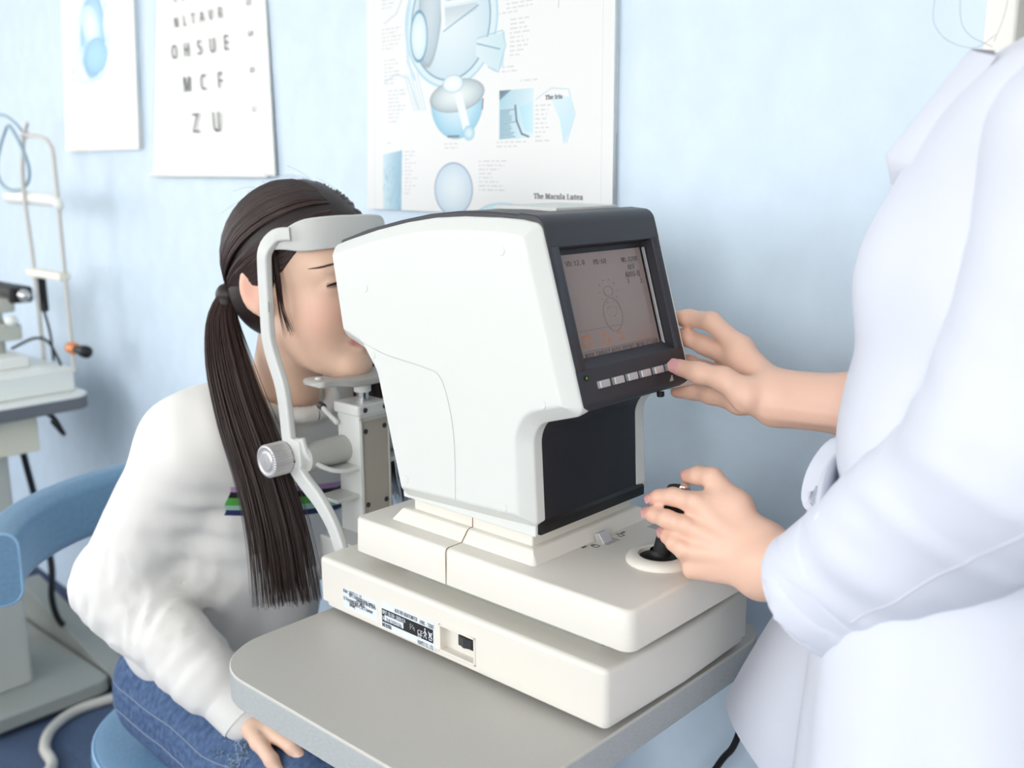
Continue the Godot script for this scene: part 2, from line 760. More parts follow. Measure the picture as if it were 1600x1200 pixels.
func materials() -> void:
	var plaster := noise_tex(0.02, Color.WHITE, Color.WHITE, 256, 3.0)
	M.wall = tri_mat(mat(Color(0.835, 0.90, 0.955), 0.55), 4.0, noise_tex(0.01, Color(0.97, 0.97, 0.97), Color(1, 1, 1), 256), plaster, 0.05)
	M.wall_white = mat(Color(0.94, 0.94, 0.93), 0.8)
	M.ceiling = mat(Color(0.93, 0.93, 0.92), 0.9)
	M.trim = mat(Color(0.93, 0.93, 0.91), 0.4)
	M.door = tri_mat(mat(Color(0.80, 0.80, 0.78), 0.6), 3.0, noise_tex(0.02, Color(0.93, 0.93, 0.93), Color(1, 1, 1)))
	M.carpet = tri_mat(mat(Color(0.36, 0.44, 0.56), 1.0), 6.0, noise_tex(0.06, Color(0.75, 0.75, 0.78), Color(1, 1, 1), 512, 0.0, 5, 3), noise_tex(0.25, Color.WHITE, Color.WHITE, 512, 8.0, 3, 5), 0.8)
	M.skirting = mat(Color(0.20, 0.25, 0.36), 0.8)
	M.paper = mat(Color(0.95, 0.95, 0.93), 0.6)
	M.ink_pale = mat(Color(0.48, 0.47, 0.47), 0.7)
	M.ink = mat(Color(0.30, 0.30, 0.34), 0.7)
	var fleck := noise_tex(0.35, Color(0.93, 0.93, 0.93), Color(1, 1, 1), 256, 0.0, 3, 9)
	M.table_top = tri_mat(mat(Color(0.75, 0.74, 0.715), 0.42), 9.0, fleck)
	var brushed := tri_mat(mat(Color(0.76, 0.775, 0.77), 0.45), 1.0, noise_tex(0.08, Color(0.86, 0.86, 0.86), Color(1, 1, 1), 256, 0.0, 3, 4))
	brushed.uv1_scale = Vector3(5, 60, 5)
	M.table_edge = brushed
	M.table_lip = mat(Color(0.78, 0.77, 0.74), 0.4)
	M.cream = tri_mat(mat(Color(0.885, 0.868, 0.83), 0.42), 30.0, null, noise_tex(0.15, Color.WHITE, Color.WHITE, 256, 2.0), 0.05)
	M.white_plastic = tri_mat(mat(Color(0.865, 0.873, 0.855), 0.42), 30.0, null, noise_tex(0.15, Color.WHITE, Color.WHITE, 256, 2.0), 0.05)
	M.grey_plastic = mat(Color(0.83, 0.835, 0.82), 0.4)
	M.mid_plastic = mat(Color(0.70, 0.70, 0.68), 0.45)
	M.beige_panel = mat(Color(0.66, 0.635, 0.585), 0.5)
	M.dark_plastic = tri_mat(mat(Color(0.19, 0.19, 0.215), 0.45), 40.0, null, noise_tex(0.2, Color.WHITE, Color.WHITE, 256, 2.0), 0.08)
	M.navy_plastic = tri_mat(mat(Color(0.10, 0.105, 0.135), 0.5), 40.0, null, noise_tex(0.2, Color.WHITE, Color.WHITE, 256, 2.0), 0.08)
	M.black = mat(Color(0.035, 0.035, 0.04), 0.3)
	M.rubber = mat(Color(0.045, 0.045, 0.05), 0.6)
	M.chrome = mat(Color(0.82, 0.82, 0.82), 0.18, 1.0)
	M.silver = mat(Color(0.80, 0.79, 0.79), 0.35, 0.5)
	M.seam = mat(Color(0.76, 0.765, 0.745), 0.5)
	M.seam_brown = mat(Color(0.55, 0.45, 0.32), 0.6)
	M.screen = mat(Color(0.56, 0.50, 0.48), 0.16)
	M.screen_ink = mat(Color(0.25, 0.23, 0.24), 0.5)
	M.screen_line = mat(Color(0.50, 0.46, 0.43), 0.5)
	M.screen_orange = mat(Color(0.78, 0.45, 0.22), 0.5)
	M.screen_orange.emission_enabled = true
	M.screen_orange.emission = Color(0.8, 0.4, 0.15)
	M.screen_orange.emission_energy_multiplier = 0.12
	M.lcd = mat(Color(0.3, 0.45, 0.1), 0.3)
	M.lcd.emission_enabled = true
	M.lcd.emission = Color(0.5, 0.8, 0.1)
	M.lcd.emission_energy_multiplier = 0.5
	M.label_paper = mat(Color(0.87, 0.90, 0.94), 0.35)
	M.label_black = mat(Color(0.10, 0.10, 0.11), 0.4)
	M.blue_leather = tri_mat(mat(Color(0.45, 0.60, 0.72), 0.38), 14.0, noise_tex(0.03, Color(0.9, 0.9, 0.9), Color(1, 1, 1)), noise_tex(0.2, Color.WHITE, Color.WHITE, 256, 3.0), 0.12)
	M.blue_piping = mat(Color(0.56, 0.71, 0.84), 0.4)
	M.stand = mat(Color(0.74, 0.745, 0.71), 0.5)
	M.stand_dark = mat(Color(0.60, 0.615, 0.59), 0.55)
	M.stand_top = mat(Color(0.91, 0.92, 0.90), 0.35)
	M.dark_edge = mat(Color(0.42, 0.43, 0.45), 0.5)
	M.cable = mat(Color(0.78, 0.77, 0.73), 0.5)
	M.cable_dark = mat(Color(0.10, 0.12, 0.15), 0.5)
	M.cable_blue = mat(Color(0.60, 0.70, 0.76), 0.4)
	M.copper = mat(Color(0.86, 0.55, 0.36), 0.35, 0.4)
	M.glass = mat(Color(0.95, 0.98, 1.0, 0.06), 0.02)
	M.glass.transparency = BaseMaterial3D.TRANSPARENCY_ALPHA
	# people
	M.skin = mat(Color(1, 1, 1), 0.48)
	M.skin.vertex_color_use_as_albedo = true
	M.skin.subsurf_scatter_enabled = true
	M.skin.subsurf_scatter_strength = 0.06
	tri_mat(M.skin, 40.0, null, noise_tex(0.12, Color.WHITE, Color.WHITE, 256, 3.0, 3, 2), 0.10)
	M.nail = mat(Color(0.85, 0.63, 0.62), 0.2)
	M.nail.clearcoat_enabled = true
	M.nail.clearcoat = 0.8
	M.hair = mat(Color(0.20, 0.13, 0.11), 0.40)
	M.hair_dark = mat(Color(0.13, 0.085, 0.075), 0.5)
	M.brow = mat(Color(0.34, 0.23, 0.20), 0.8)
	M.eye_white = mat(Color(0.9, 0.88, 0.86), 0.15)
	M.iris = mat(Color(0.10, 0.06, 0.05), 0.1)
	M.sweater = mat(Color(0.93, 0.92, 0.895), 0.9)
	M.sweater.normal_enabled = true
	M.sweater.normal_texture = noise_tex(0.18, Color.WHITE, Color.WHITE, 512, 6.0, 4, 6)
	M.sweater.normal_scale = 0.18
	M.sweater.rim_enabled = true
	M.sweater.rim = 0.25
	M.denim = tri_mat(mat(Color(0.40, 0.50, 0.64), 0.9), 5.0, noise_tex(0.03, Color(0.50, 0.56, 0.66), Color(1, 1, 1), 512, 0.0, 5, 8), noise_tex(0.3, Color.WHITE, Color.WHITE, 512, 6.0, 2, 8), 0.5)
	M.denim_thread = mat(Color(0.50, 0.56, 0.64), 0.9)
	M.denim_worn = tri_mat(mat(Color(0.72, 0.80, 0.86), 0.95), 20.0, noise_tex(0.05, Color(0.75, 0.8, 0.85), Color(1, 1, 1)))
	M.denim_navy = mat(Color(0.10, 0.13, 0.20), 0.9)
	M.coat = tri_mat(mat(Color(0.845, 0.858, 0.90), 0.75), 30.0, null, noise_tex(0.25, Color.WHITE, Color.WHITE, 256, 3.0, 2, 11), 0.12)
	M.coat.rim_enabled = true
	M.coat.rim = 0.15
	M.coat_seam = mat(Color(0.84, 0.845, 0.89), 0.8)


# ------------------------------------------------------------------ room shell
func slab_between(b: MB, lo: Vector3, hi: Vector3) -> void:
	box(b, lo, hi, 0.0005, 0.0005, 1)


func room() -> void:
	var b := MB.new()
	slab_between(b, Vector3(-4.4, -0.1, -0.9), Vector3(2.5, 0.0, 2.8))
	structure("floor", b, M.carpet, "blue carpet floor")
	b = MB.new()
	slab_between(b, Vector3(-4.4, 2.7, -0.9), Vector3(2.5, 2.8, 2.8))
	structure("ceiling", b, M.ceiling)
	# the wall behind the machine, with a doorway at its right end
	b = MB.new()
	var dx := 0.377
	for seg in [[-4.3, dx, 0.0, 2.7], [dx, 1.28, 2.08, 2.7], [1.28, 2.4, 0.0, 2.7]]:
		var ol := outline([[seg[0], -wall_z(seg[0]), 0], [seg[1], -wall_z(seg[1]), 0], [seg[1], -wall_z(seg[1]) + 0.1, 0], [seg[0], -wall_z(seg[0]) + 0.1, 0]])
		extrude(b, ol, prof(0, seg[3] - seg[2], 0, 0), upward(Vector3(0, seg[2], 0)))
	structure("wall_back", b, M.wall, "pale blue painted wall behind the machine")
	b = MB.new()
	for q in [[-0.8, 0.6, 0.0, 2.7], [2.2, 2.7, 0.0, 2.7], [0.6, 2.2, 0.0, 0.8], [0.6, 2.2, 2.4, 2.7]]:
		slab_between(b, Vector3(-4.4, q[2], q[0]), Vector3(-4.3, q[3], q[1]))
	structure("wall_left", b, M.wall_white)
	b = MB.new()
	box(b, Vector3(-4.38, 0.8, 0.6), Vector3(-4.28, 2.4, 0.66)); box(b, Vector3(-4.38, 0.8, 2.14), Vector3(-4.28, 2.4, 2.2))
	box(b, Vector3(-4.38, 0.78, 0.6), Vector3(-4.26, 0.84, 2.2)); box(b, Vector3(-4.38, 2.35, 0.6), Vector3(-4.28, 2.4, 2.2))
	var w3 := structure("window_3", b, M.trim)
	b = MB.new()
	slab_between(b, Vector3(-4.34, 0.82, 0.63), Vector3(-4.334, 2.38, 2.17))
	put("pane", b, M.glass, w3)
	b = MB.new()
	slab_between(b, Vector3(2.4, 0, -0.5), Vector3(2.5, 2.7, 2.7))
	structure("wall_right", b, M.wall_white)
	b = MB.new()
	for s in [[-4.3, -2.3, 0.0, 2.7], [-2.3, -0.5, 0.0, 0.8], [-2.3, -0.5, 2.4, 2.7], [-0.5, 0.3, 0.0, 2.7], [0.3, 2.0, 0.0, 0.8], [0.3, 2.0, 2.4, 2.7], [2.0, 2.4, 0.0, 2.7]]:
		slab_between(b, Vector3(s[0], s[2], 2.6), Vector3(s[1], s[3], 2.7))
	structure("wall_front", b, M.wall_white)
	var i := 1
	for w in WINDOWS:
		b = MB.new()
		box(b, Vector3(w[0], 0.8, 2.58), Vector3(w[0] + 0.06, 2.4, 2.68)); box(b, Vector3(w[1] - 0.06, 0.8, 2.58), Vector3(w[1], 2.4, 2.68))
		box(b, Vector3(w[0], 0.78, 2.56), Vector3(w[1], 0.84, 2.68)); box(b, Vector3(w[0], 2.35, 2.58), Vector3(w[1], 2.4, 2.68))
		var mx: float = (w[0] + w[1]) / 2
		box(b, Vector3(mx - 0.03, 0.8, 2.6), Vector3(mx + 0.03, 2.4, 2.66))
		var wn := structure("window_%d" % i, b, M.trim)
		b = MB.new()
		slab_between(b, Vector3(w[0] + 0.03, 0.82, 2.63), Vector3(w[1] - 0.03, 2.38, 2.636))
		put("pane", b, M.glass, wn)
		i += 1
	# skirting and the door at the right end of the wall
	b = MB.new()
	var ol2 := outline([[-4.3, -wall_z(-4.3), 0], [-4.3, -wall_z(-4.3) - 0.012, 0], [dx - 0.03, -wall_z(dx) - 0.012, 0], [dx - 0.03, -wall_z(dx), 0]])
	extrude(b, ol2, prof(0, 0.055, 0, 0.004), upward(Vector3.ZERO))
	structure("baseboard_back", b, M.skirting)
	b = MB.new()
	var zt := wall_z(dx)
	box(b, Vector3(dx - 0.008, 0, zt - 0.1), Vector3(dx + 0.022, 2.1, zt + 0.012), 0.003)
	box(b, Vector3(1.26, 0, wall_z(1.28) - 0.1), Vector3(1.32, 2.1, wall_z(1.28) + 0.014), 0.003)
	extrude(b, outline([[dx - 0.008, -wall_z(dx) - 0.012, 0], [1.32, -wall_z(1.32) - 0.012, 0], [1.32, -wall_z(1.32) + 0.1, 0], [dx - 0.008, -wall_z(dx) + 0.1, 0]]), prof(0, 0.06, 0.002, 0.002), upward(Vector3(0, 2.06, 0)))
	structure("trim_1", b, M.trim, "white door frame")
	b = MB.new()
	extrude(b, outline([[dx + 0.02, -wall_z(dx) + 0.03, 0], [1.265, -wall_z(1.265) + 0.03, 0], [1.265, -wall_z(1.265) + 0.07, 0], [dx + 0.02, -wall_z(dx) + 0.07, 0]]), prof(0, 2.055, 0.001, 0.001), upward(Vector3(0, 0.005, 0)))
	var d := structure("door_1", b, M.door, "pale grey door")
	b = MB.new()
	tube(b, path([Vector3(1.2, 1.02, wall_z(1.2) - 0.03), Vector3(1.2, 1.02, wall_z(1.2) + 0.02), Vector3(1.10, 1.02, wall_z(1.2) + 0.02)], 10), 0.009, 10)
	put("door_handle", b, M.silver, d)


# ------------------------------------------------------------------ prints on the wall
class Paint:
	var im: Image
	func _init(w: int, h: int, bg: Color) -> void:
		im = Image.create(w, h, false, Image.FORMAT_RGB8)
		im.fill(bg)
	func mix(x: int, y: int, c: Color, a: float) -> void:
		if a > 0.003 and x >= 0 and y >= 0 and x < im.get_width() and y < im.get_height():
			im.set_pixel(x, y, im.get_pixel(x, y).lerp(c, minf(a, 1.0)))
	# an ellipse shaded from its middle to its rim, with an outline
	func oval(cx: float, cy: float, rx: float, ry: float, mid: Color, rim: Color, line: Color, lw := 2.0, a := 1.0, turn := 0.0, a0 := -9.0, a1 := 9.0) -> void:
		var r := maxf(rx, ry) + lw + 2.0
		var ct := cos(turn)
		var st := sin(turn)
		for y in range(int(cy - r), int(cy + r) + 1):
			for x in range(int(cx - r), int(cx + r) + 1):
				var px := (x - cx) * ct + (y - cy) * st
				var py := -(x - cx) * st + (y - cy) * ct
				if a0 > -8.0:
					var an := atan2(py / ry, px / rx)
					if an < a0 or an > a1:
						continue
				var q := sqrt(px * px / (rx * rx) + py * py / (ry * ry))
				var dist := (q - 1.0) * minf(rx, ry)
				if mid.a > 0.0 and dist < 0.0:
					mix(x, y, mid.lerp(rim, q * q), a * clampf(-dist, 0.0, 1.0))
				if lw > 0.0:
					mix(x, y, line, a * clampf(1.0 - absf(dist) / lw, 0.0, 1.0) * line.a)
	func stroke(pts: Array, w: float, c: Color, a := 1.0) -> void:
		for i in pts.size() - 1:
			var p: Vector2 = pts[i]
			var q: Vector2 = pts[i + 1]
			var lo := p.min(q) - Vector2.ONE * (w + 1)
			var hi := p.max(q) + Vector2.ONE * (w + 1)
			for y in range(int(lo.y), int(hi.y) + 1):
				for x in range(int(lo.x), int(hi.x) + 1):
					var d := Geometry2D.get_closest_point_to_segment(Vector2(x, y), p, q).distance_to(Vector2(x, y))
					mix(x, y, c, a * clampf(w / 2 + 0.5 - d, 0.0, 1.0))
	func poly(pts: Array, c0: Color, c1: Color, dir: Vector2, a := 1.0) -> void:
		var pk := PackedVector2Array(pts)
		var lo: Vector2 = pk[0]
		var hi: Vector2 = pk[0]
		for p in pk:
			lo = lo.min(p); hi = hi.max(p)
		var dn := dir.normalized()
		var t0 := minf(minf(lo.dot(dn), hi.dot(dn)), minf(Vector2(lo.x, hi.y).dot(dn), Vector2(hi.x, lo.y).dot(dn)))
		var t1 := maxf(maxf(lo.dot(dn), hi.dot(dn)), maxf(Vector2(lo.x, hi.y).dot(dn), Vector2(hi.x, lo.y).dot(dn)))
		for y in range(int(lo.y), int(hi.y) + 1):
			for x in range(int(lo.x), int(hi.x) + 1):
				var v := Vector2(x, y)
				if Geometry2D.is_point_in_polygon(v, pk):
					mix(x, y, c0.lerp(c1, (v.dot(dn) - t0) / (t1 - t0)), a)
	# rows of small print too fine to read
	func lines(r: RandomNumberGenerator, x: float, y: float, w: float, rows: int, gap: float, c: Color, a := 0.5) -> void:
		for k in rows:
			var xx := x
			var end := x + w * r.randf_range(0.45, 1.0)
			while xx < end:
				var l := r.randf_range(5, 22)
				for yy in range(int(y + k * gap), int(y + k * gap) + 3):
					for q in range(int(xx), int(minf(xx + l, end))):
						mix(q, yy, c, a * r.randf_range(0.4, 1.0))
				xx += l + 5
	func texture() -> ImageTexture:
		return ImageTexture.create_from_image(im)


# a sheet on the back wall: x0, x1 along the wall at its lower edge, y0, y1; u runs left to right, v downwards
func sheet(b: MB, x0: float, x1: float, y0: float, y1: float, thick: float, curl := 0.0, sx0 := 0.0, sx1 := 0.0) -> void:
	var rows := []
	for j in 25:
		var f := j / 24.0
		var row := PackedVector3Array()
		for i in 9:
			var u := i / 8.0
			var x := lerpf(x0 + sx0 * f, x1 + sx1 * f, u)
			var y := lerpf(y1, y0, f)
			var o := thick + curl * pow(f, 4.0) + curl * 0.3 * sin(u * 5.0 + f * 3.0) * f
			row.append(Vector3(x, y, wall_z(x) + maxf(o, 0.0015)))
		rows.append(row)
	b.grid(rows)
	# its back and edges
	var edge := []
	for j in 2:
		var row := PackedVector3Array()
		for q in [rows[0][0], rows[0][8], rows[24][8], rows[24][0]]:
			row.append(q if j == 0 else Vector3(q.x, q.y, wall_z(q.x) + maxf(q.z - wall_z(q.x) - thick * 0.9 - 0.001, 0.0005)))
		edge.append(row)
	b.grid(edge, true)


func letters(parent: Node3D, called: String, text: String, at: Vector3, basis: Basis, height: float, m: Material, depth := 0.0006, font := "Droid Sans", bold := false) -> MeshInstance3D:
	var tm := TextMesh.new()
	var f := SystemFont.new()
	f.font_names = [font]
	if bold:
		f.font_weight = 700
	tm.font = f
	tm.font_size = 64
	tm.pixel_size = height / 46.0
	tm.depth = depth
	tm.text = text
	var o := MeshInstance3D.new()
	o.mesh = tm
	o.material_override = m
	o.name = called
	o.transform = Transform3D(basis, at)
	parent.add_child(o, true)
	return o


func posters() -> void:
	var wb := Basis(Vector3(1, 0, TW).normalized(), Vector3.UP, Vector3(-TW, 0, 1).normalized())
	var cyan := Color(0.62, 0.82, 0.90)
	var deep := Color(0.36, 0.56, 0.68)
	var pale := Color(0.88, 0.94, 0.96)
	var grey := Color(0.62, 0.66, 0.68)
	# --- the big anatomy chart
	var W := 760
	var H := 1000
	var p := Paint.new(W, H, Color(0.955, 0.96, 0.955))
	var k := func(x: float, y: float) -> Vector2: return Vector2((x - 571.0) / 396.0 * W, H - (332.0 - y) / 521.0 * H)
	var sc := W / 396.0
	var c: Vector2 = k.call(726, 60)
	p.oval(c.x, c.y, 78 * sc, 92 * sc, Color(0.93, 0.96, 0.97), Color(0.86, 0.93, 0.95), cyan, 4.0)
	p.oval(c.x, c.y, 67 * sc, 82 * sc, Color(0.90, 0.95, 0.97), Color(0.80, 0.88, 0.92), deep, 3.0)
	p.oval(k.call(693, 38).x, k.call(693, 38).y, 20 * sc, 82 * sc, Color(0.80, 0.85, 0.88), Color(0.66, 0.76, 0.81), grey, 3.0, 0.9, 0.08)
	p.poly([k.call(722, -10), k.call(770, -10), k.call(776, 30), k.call(722, 34)], Color(0.72, 0.76, 0.78), Color(0.82, 0.86, 0.88), Vector2(1, 1))
	for q in 60:
		var a: Vector2 = k.call(rng.randf_range(722, 772), rng.randf_range(-10, 30))
		p.stroke([a, a + Vector2(rng.randf_range(-14, 14), rng.randf_range(-10, 10))], 1.5, Color(0.45, 0.48, 0.5), 0.6)
	p.poly([k.call(718, 42), k.call(772, 42), k.call(772, 52), k.call(718, 72)], Color(0.78, 0.84, 0.87), Color(0.9, 0.94, 0.95), Vector2(0, 1))
	p.stroke([k.call(712, -10), k.call(716, 70)], 12, Color(0.95, 0.97, 0.97))
	p.stroke([k.call(716, 36), k.call(774, 36)], 9, Color(0.95, 0.97, 0.97))
	p.stroke([k.call(716, 74), k.call(774, 46)], 3, deep, 0.8)
	p.oval(k.call(672, 76).x, k.call(672, 76).y, 15 * sc, 35 * sc, Color(0.93, 0.97, 0.98), Color(0.80, 0.91, 0.95), deep, 3.0)
	p.stroke([k.call(656, 20), k.call(650, 60), k.call(652, 110), k.call(664, 136)], 9, Color(0.74, 0.88, 0.94), 0.8)
	p.stroke([k.call(606, 50), k.call(630, 38), k.call(648, 6), k.call(660, -10)], 5, Color(0.78, 0.86, 0.88), 0.7)
	p.stroke([k.call(606, 136), k.call(630, 126), k.call(652, 134), k.call(672, 180)], 4, Color(0.76, 0.85, 0.88), 0.7)
	for q in 5:
		p.stroke([k.call(645 + q * 6, 128), k.call(664 + q * 5, 182)], 4, Color(0.74, 0.87, 0.92), 0.6)
	p.poly([k.call(772, 92), k.call(816, 86), k.call(814, 130), k.call(800, 138), k.call(770, 112)], Color(0.88, 0.94, 0.96), Color(0.80, 0.90, 0.93), Vector2(1, 0))
	p.stroke([k.call(772, 90), k.call(812, 84), k.call(817, 104), k.call(806, 138), k.call(790, 130)], 3, Color(0.66, 0.80, 0.85), 0.9)
	p.stroke([k.call(772, 97), k.call(808, 108)], 3, deep, 0.8)
	# the cut bowl with its nerve
	c = k.call(738, 165)
	p.oval(c.x, c.y + 12, 44 * sc, 54 * sc, Color(0.86, 0.94, 0.97), Color(0.58, 0.80, 0.90), Color(0.6, 0.76, 0.82), 2.0, 1.0, 0.0, 0.0, PI)
	p.oval(c.x, c.y, 45 * sc, 22 * sc, Color(0.92, 0.95, 0.95), Color(0.68, 0.75, 0.78), grey, 2.5, 1.0, -0.12)
	p.oval(k.call(732, 148).x, k.call(732, 148).y, 17 * sc, 12 * sc, Color(0.97, 0.98, 0.98), pale, Color(0.7, 0.8, 0.84), 2.0)
	p.stroke([k.call(742, 166), k.call(756, 214)], 24, Color(0.95, 0.97, 0.98))
	p.oval(k.call(759, 218).x, k.call(759, 218).y, 9 * sc, 10 * sc, pale, cyan, cyan, 2.0)
	p.stroke([k.call(724, 222), k.call(742, 222)], 6, Color(0.42, 0.44, 0.46), 0.8)
	p.stroke([k.call(782, 172), k.call(781, 186)], 3, Color(0.55, 0.25, 0.22), 0.9)
	# the angle of the eye, the lid, the retina layers, the lens, the upper right dissection
	p.poly([k.call(808, 163), k.call(859, 163), k.call(859, 227), k.call(808, 229)], Color(0.66, 0.82, 0.88), Color(0.90, 0.96, 0.98), Vector2(1, 0.2))
	p.poly([k.call(808, 163), k.call(826, 163), k.call(808, 176)], Color(0.34, 0.44, 0.50), Color(0.6, 0.72, 0.78), Vector2(1, 1))
	for q in 14:
		p.stroke([k.call(809, 190 + q * 2.8), k.call(822 + rng.randf() * 10, 189 + q * 2.8)], 2.5, Color(0.40, 0.52, 0.60), 0.7)
	p.stroke([k.call(832, 184), k.call(834, 204), k.call(842, 222), k.call(852, 226)], 5, Color(0.28, 0.40, 0.46), 0.8)
	p.poly([k.call(838, 186), k.call(859, 180), k.call(859, 222), k.call(846, 218)], Color(0.70, 0.88, 0.95), Color(0.82, 0.94, 0.98), Vector2(1, 0))
	p.stroke([k.call(862, 178), k.call(884, 165), k.call(908, 168), k.call(917, 200), k.call(906, 235)], 3, Color(0.80, 0.88, 0.92), 0.9)
	p.poly([k.call(880, 172), k.call(912, 178), k.call(916, 206), k.call(902, 238), k.call(896, 205)], Color(0.90, 0.96, 0.98), Color(0.76, 0.90, 0.95), Vector2(1, 0.6))
	p.poly([k.call(603, 246), k.call(640, 240), k.call(638, 345), k.call(602, 345)], Color(0.84, 0.93, 0.96), Color(0.56, 0.74, 0.83), Vector2(1, 0))
	for q in 60:
		var a: Vector2 = k.call(rng.randf_range(604, 636), rng.randf_range(258, 340))
		p.stroke([a, a + Vector2(rng.randf_range(-2, 2), rng.randf_range(4, 18))], 3.0, Color(0.50, 0.70, 0.80), 0.35)
	p.oval(k.call(733, 298).x, k.call(733, 298).y, 32 * sc, 38 * sc, Color(0.90, 0.95, 0.97), Color(0.78, 0.86, 0.92), Color(0.55, 0.62, 0.72), 3.0)
	p.oval(k.call(815, 336).x, k.call(815, 336).y, 42 * sc, 20 * sc, pale, Color(0.78, 0.9, 0.95), cyan, 2.0)
	p.poly([k.call(812, -10), k.call(908, -10), k.call(910, 34), k.call(888, 54), k.call(838, 24)], Color(0.66, 0.82, 0.88), Color(0.80, 0.91, 0.94), Vector2(1, 1), 0.85)
	for q in 130:
		var a: Vector2 = k.call(rng.randf_range(822, 905), rng.randf_range(-8, 45))
		if a.y - k.call(0, -4).y < (a.x - k.call(815, 0).x) * 0.75:
			p.stroke([a, a + Vector2(rng.randf_range(-13, 13), rng.randf_range(-8, 8))], rng.randf_range(1.5, 4.0), [Color(0.42, 0.56, 0.62), Color(0.9, 0.95, 0.97)][q % 2], 0.6)
	p.stroke([k.call(894, 44), k.call(893, 66)], 2, grey, 0.6)
	var tc := Color(0.52, 0.53, 0.55)
	for q in [[602, 4, 40, 5], [602, 58, 44, 6], [606, 104, 36, 7], [614, 150, 36, 9], [818, 45, 40, 3], [806, 62, 60, 1], [824, 72, 30, 9], [812, 132, 40, 2], [862, 186, 24, 9], [804, 232, 60, 2], [776, 258, 44, 8], [645, 242, 24, 12], [718, 232, 50, 2], [916, 2, 22, 3], [612, 228, 14, 1], [840, 152, 40, 1]]:
		var a: Vector2 = k.call(q[0], q[1])
		p.lines(rng, a.x, a.y, q[2] * sc, q[3], 11, tc, 0.42)
	p.stroke([k.call(586, -60), k.call(586, 345)], 2, Color(0.88, 0.92, 0.94))
	p.stroke([k.call(952, -60), k.call(952, 345)], 2, Color(0.88, 0.92, 0.94))
	var chart := mat(Color(0.93, 0.93, 0.93), 0.45)
	chart.albedo_texture = p.texture()
	var b := MB.new()
	sheet(b, -0.608, -0.0925, 1.25, 1.787, 0.010, 0.0, -0.027, 0.0)
	var po := thing("anatomy_poster", "large white eye anatomy chart with pale blue drawings behind the machine", "poster", Vector3(-0.36, 1.25, wall_z(-0.36)))
	part("print", b, chart, po)
	letters(po, "lettering", "The Macula Lutea", Vector3(-0.191, 1.2774, wall_z(-0.191) + 0.0104) - po.position, wb, 0.0075, M.ink_pale, 0.0004, "Droid Serif", true)
	letters(po, "lettering", "The Iris", Vector3(-0.199, 1.41, wall_z(-0.199) + 0.0104) - po.position, wb, 0.006, M.ink_pale, 0.0004, "Droid Serif", true)

	# --- the letter chart
	var ec := thing("eye_chart", "white hanging letter chart with rows of black capitals above the girl's head", "eye chart", Vector3(-1.2, 1.3, wall_z(-1.2)))
	b = MB.new()
	sheet(b, -1.335, -0.941, 1.303, 1.86, 0.004, 0.005, -0.112, 0.015)
	part("paper", b, M.paper, ec)
	b = MB.new()
	tube(b, PackedVector3Array([Vector3(-1.447, 1.304, wall_z(-1.447) + 0.016), Vector3(-0.948, 1.304, wall_z(-0.948) + 0.016)]), 0.004, 8)
	part("bottom_roll", b, M.paper, ec)
	var row := [["ZU", -1.1825, 1.409, 0.038, 0.178], ["MCF", -1.1885, 1.488, 0.030, 0.208], ["OHSUE", -1.195, 1.556, 0.027, 0.274], ["NLTAVR", -1.195, 1.613, 0.020, 0.221], ["CLPDEB", -1.2, 1.66, 0.015, 0.2]]
	for r in row:
		var s: String = r[0]
		for i in s.length():
			var x: float = r[1] - r[4] / 2 + r[4] * (i + 0.5) / s.length()
			letters(ec, "letter", s[i], Vector3(x, r[2], wall_z(x) + (0.0105 if r[2] < 1.45 else 0.0075)) - ec.position, wb, r[3], M.ink, 0.0005, "Droid Sans")
	for r in [["0,2", 1.428], ["0,3", 1.50], ["0,4", 1.565], ["0,5", 1.62]]:
		letters(ec, "lettering", r[0], Vector3(-0.993, r[1], wall_z(-0.993) + 0.0065) - ec.position, wb, 0.009, M.ink, 0.0004)

	# --- the framed print at the left
	p = Paint.new(300, 420, Color(0.965, 0.955, 0.93))
	var kk := func(x: float, y: float) -> Vector2: return Vector2((x - 102.0) / 115.0 * 300.0, 420.0 - (233.0 - y) * 1.036)
	c = kk.call(155, 62)
	p.oval(c.x, c.y, 66, 70, Color(0.86, 0.93, 0.94), Color(0.80, 0.90, 0.93), cyan, 3, 0.8, 0.1)
	p.oval(c.x - 4, c.y + 2, 50, 62, Color(0.72, 0.86, 0.93), Color(0.48, 0.70, 0.84), Color(0.40, 0.60, 0.74), 3, 0.95, 0.1)
	p.oval(kk.call(150, 48).x, kk.call(150, 48).y, 40, 27, Color(0.90, 0.96, 0.97), Color(0.74, 0.87, 0.92), cyan, 1, 0.9, 0.5)
	p.oval(kk.call(158, 94).x, kk.call(158, 94).y, 46, 26, Color(0.58, 0.79, 0.90), Color(0.50, 0.73, 0.87), Color(0.40, 0.62, 0.78), 2, 0.9, 0.0)
	p.oval(kk.call(176, 50).x, kk.call(176, 50).y, 12, 27, Color(0.95, 0.97, 0.95), Color(0.80, 0.90, 0.92), cyan, 1)
	p.oval(kk.call(128, 95).x, kk.call(128, 95).y, 36, 14, Color(0.86, 0.93, 0.94), Color(0.74, 0.87, 0.92), cyan, 1, 0.7, -0.5)
	p.stroke([kk.call(114, 120), kk.call(140, 130), kk.call(176, 124)], 9, Color(0.76, 0.87, 0.90), 0.6)
	p.stroke([kk.call(124, 50), kk.call(138, 14), kk.call(160, -2)], 8, Color(0.82, 0.90, 0.92), 0.6)
	p.lines(rng, 60, 334, 190, 5, 9, Color(0.75, 0.70, 0.64), 0.25)
	var pm := mat(Color(1, 1, 1), 0.4)
	pm.albedo_texture = p.texture()
	var fp := thing("eye_print", "cream print of a blue eyeball hung at the far left of the wall", "picture", Vector3(-1.75, 1.364, wall_z(-1.75)))
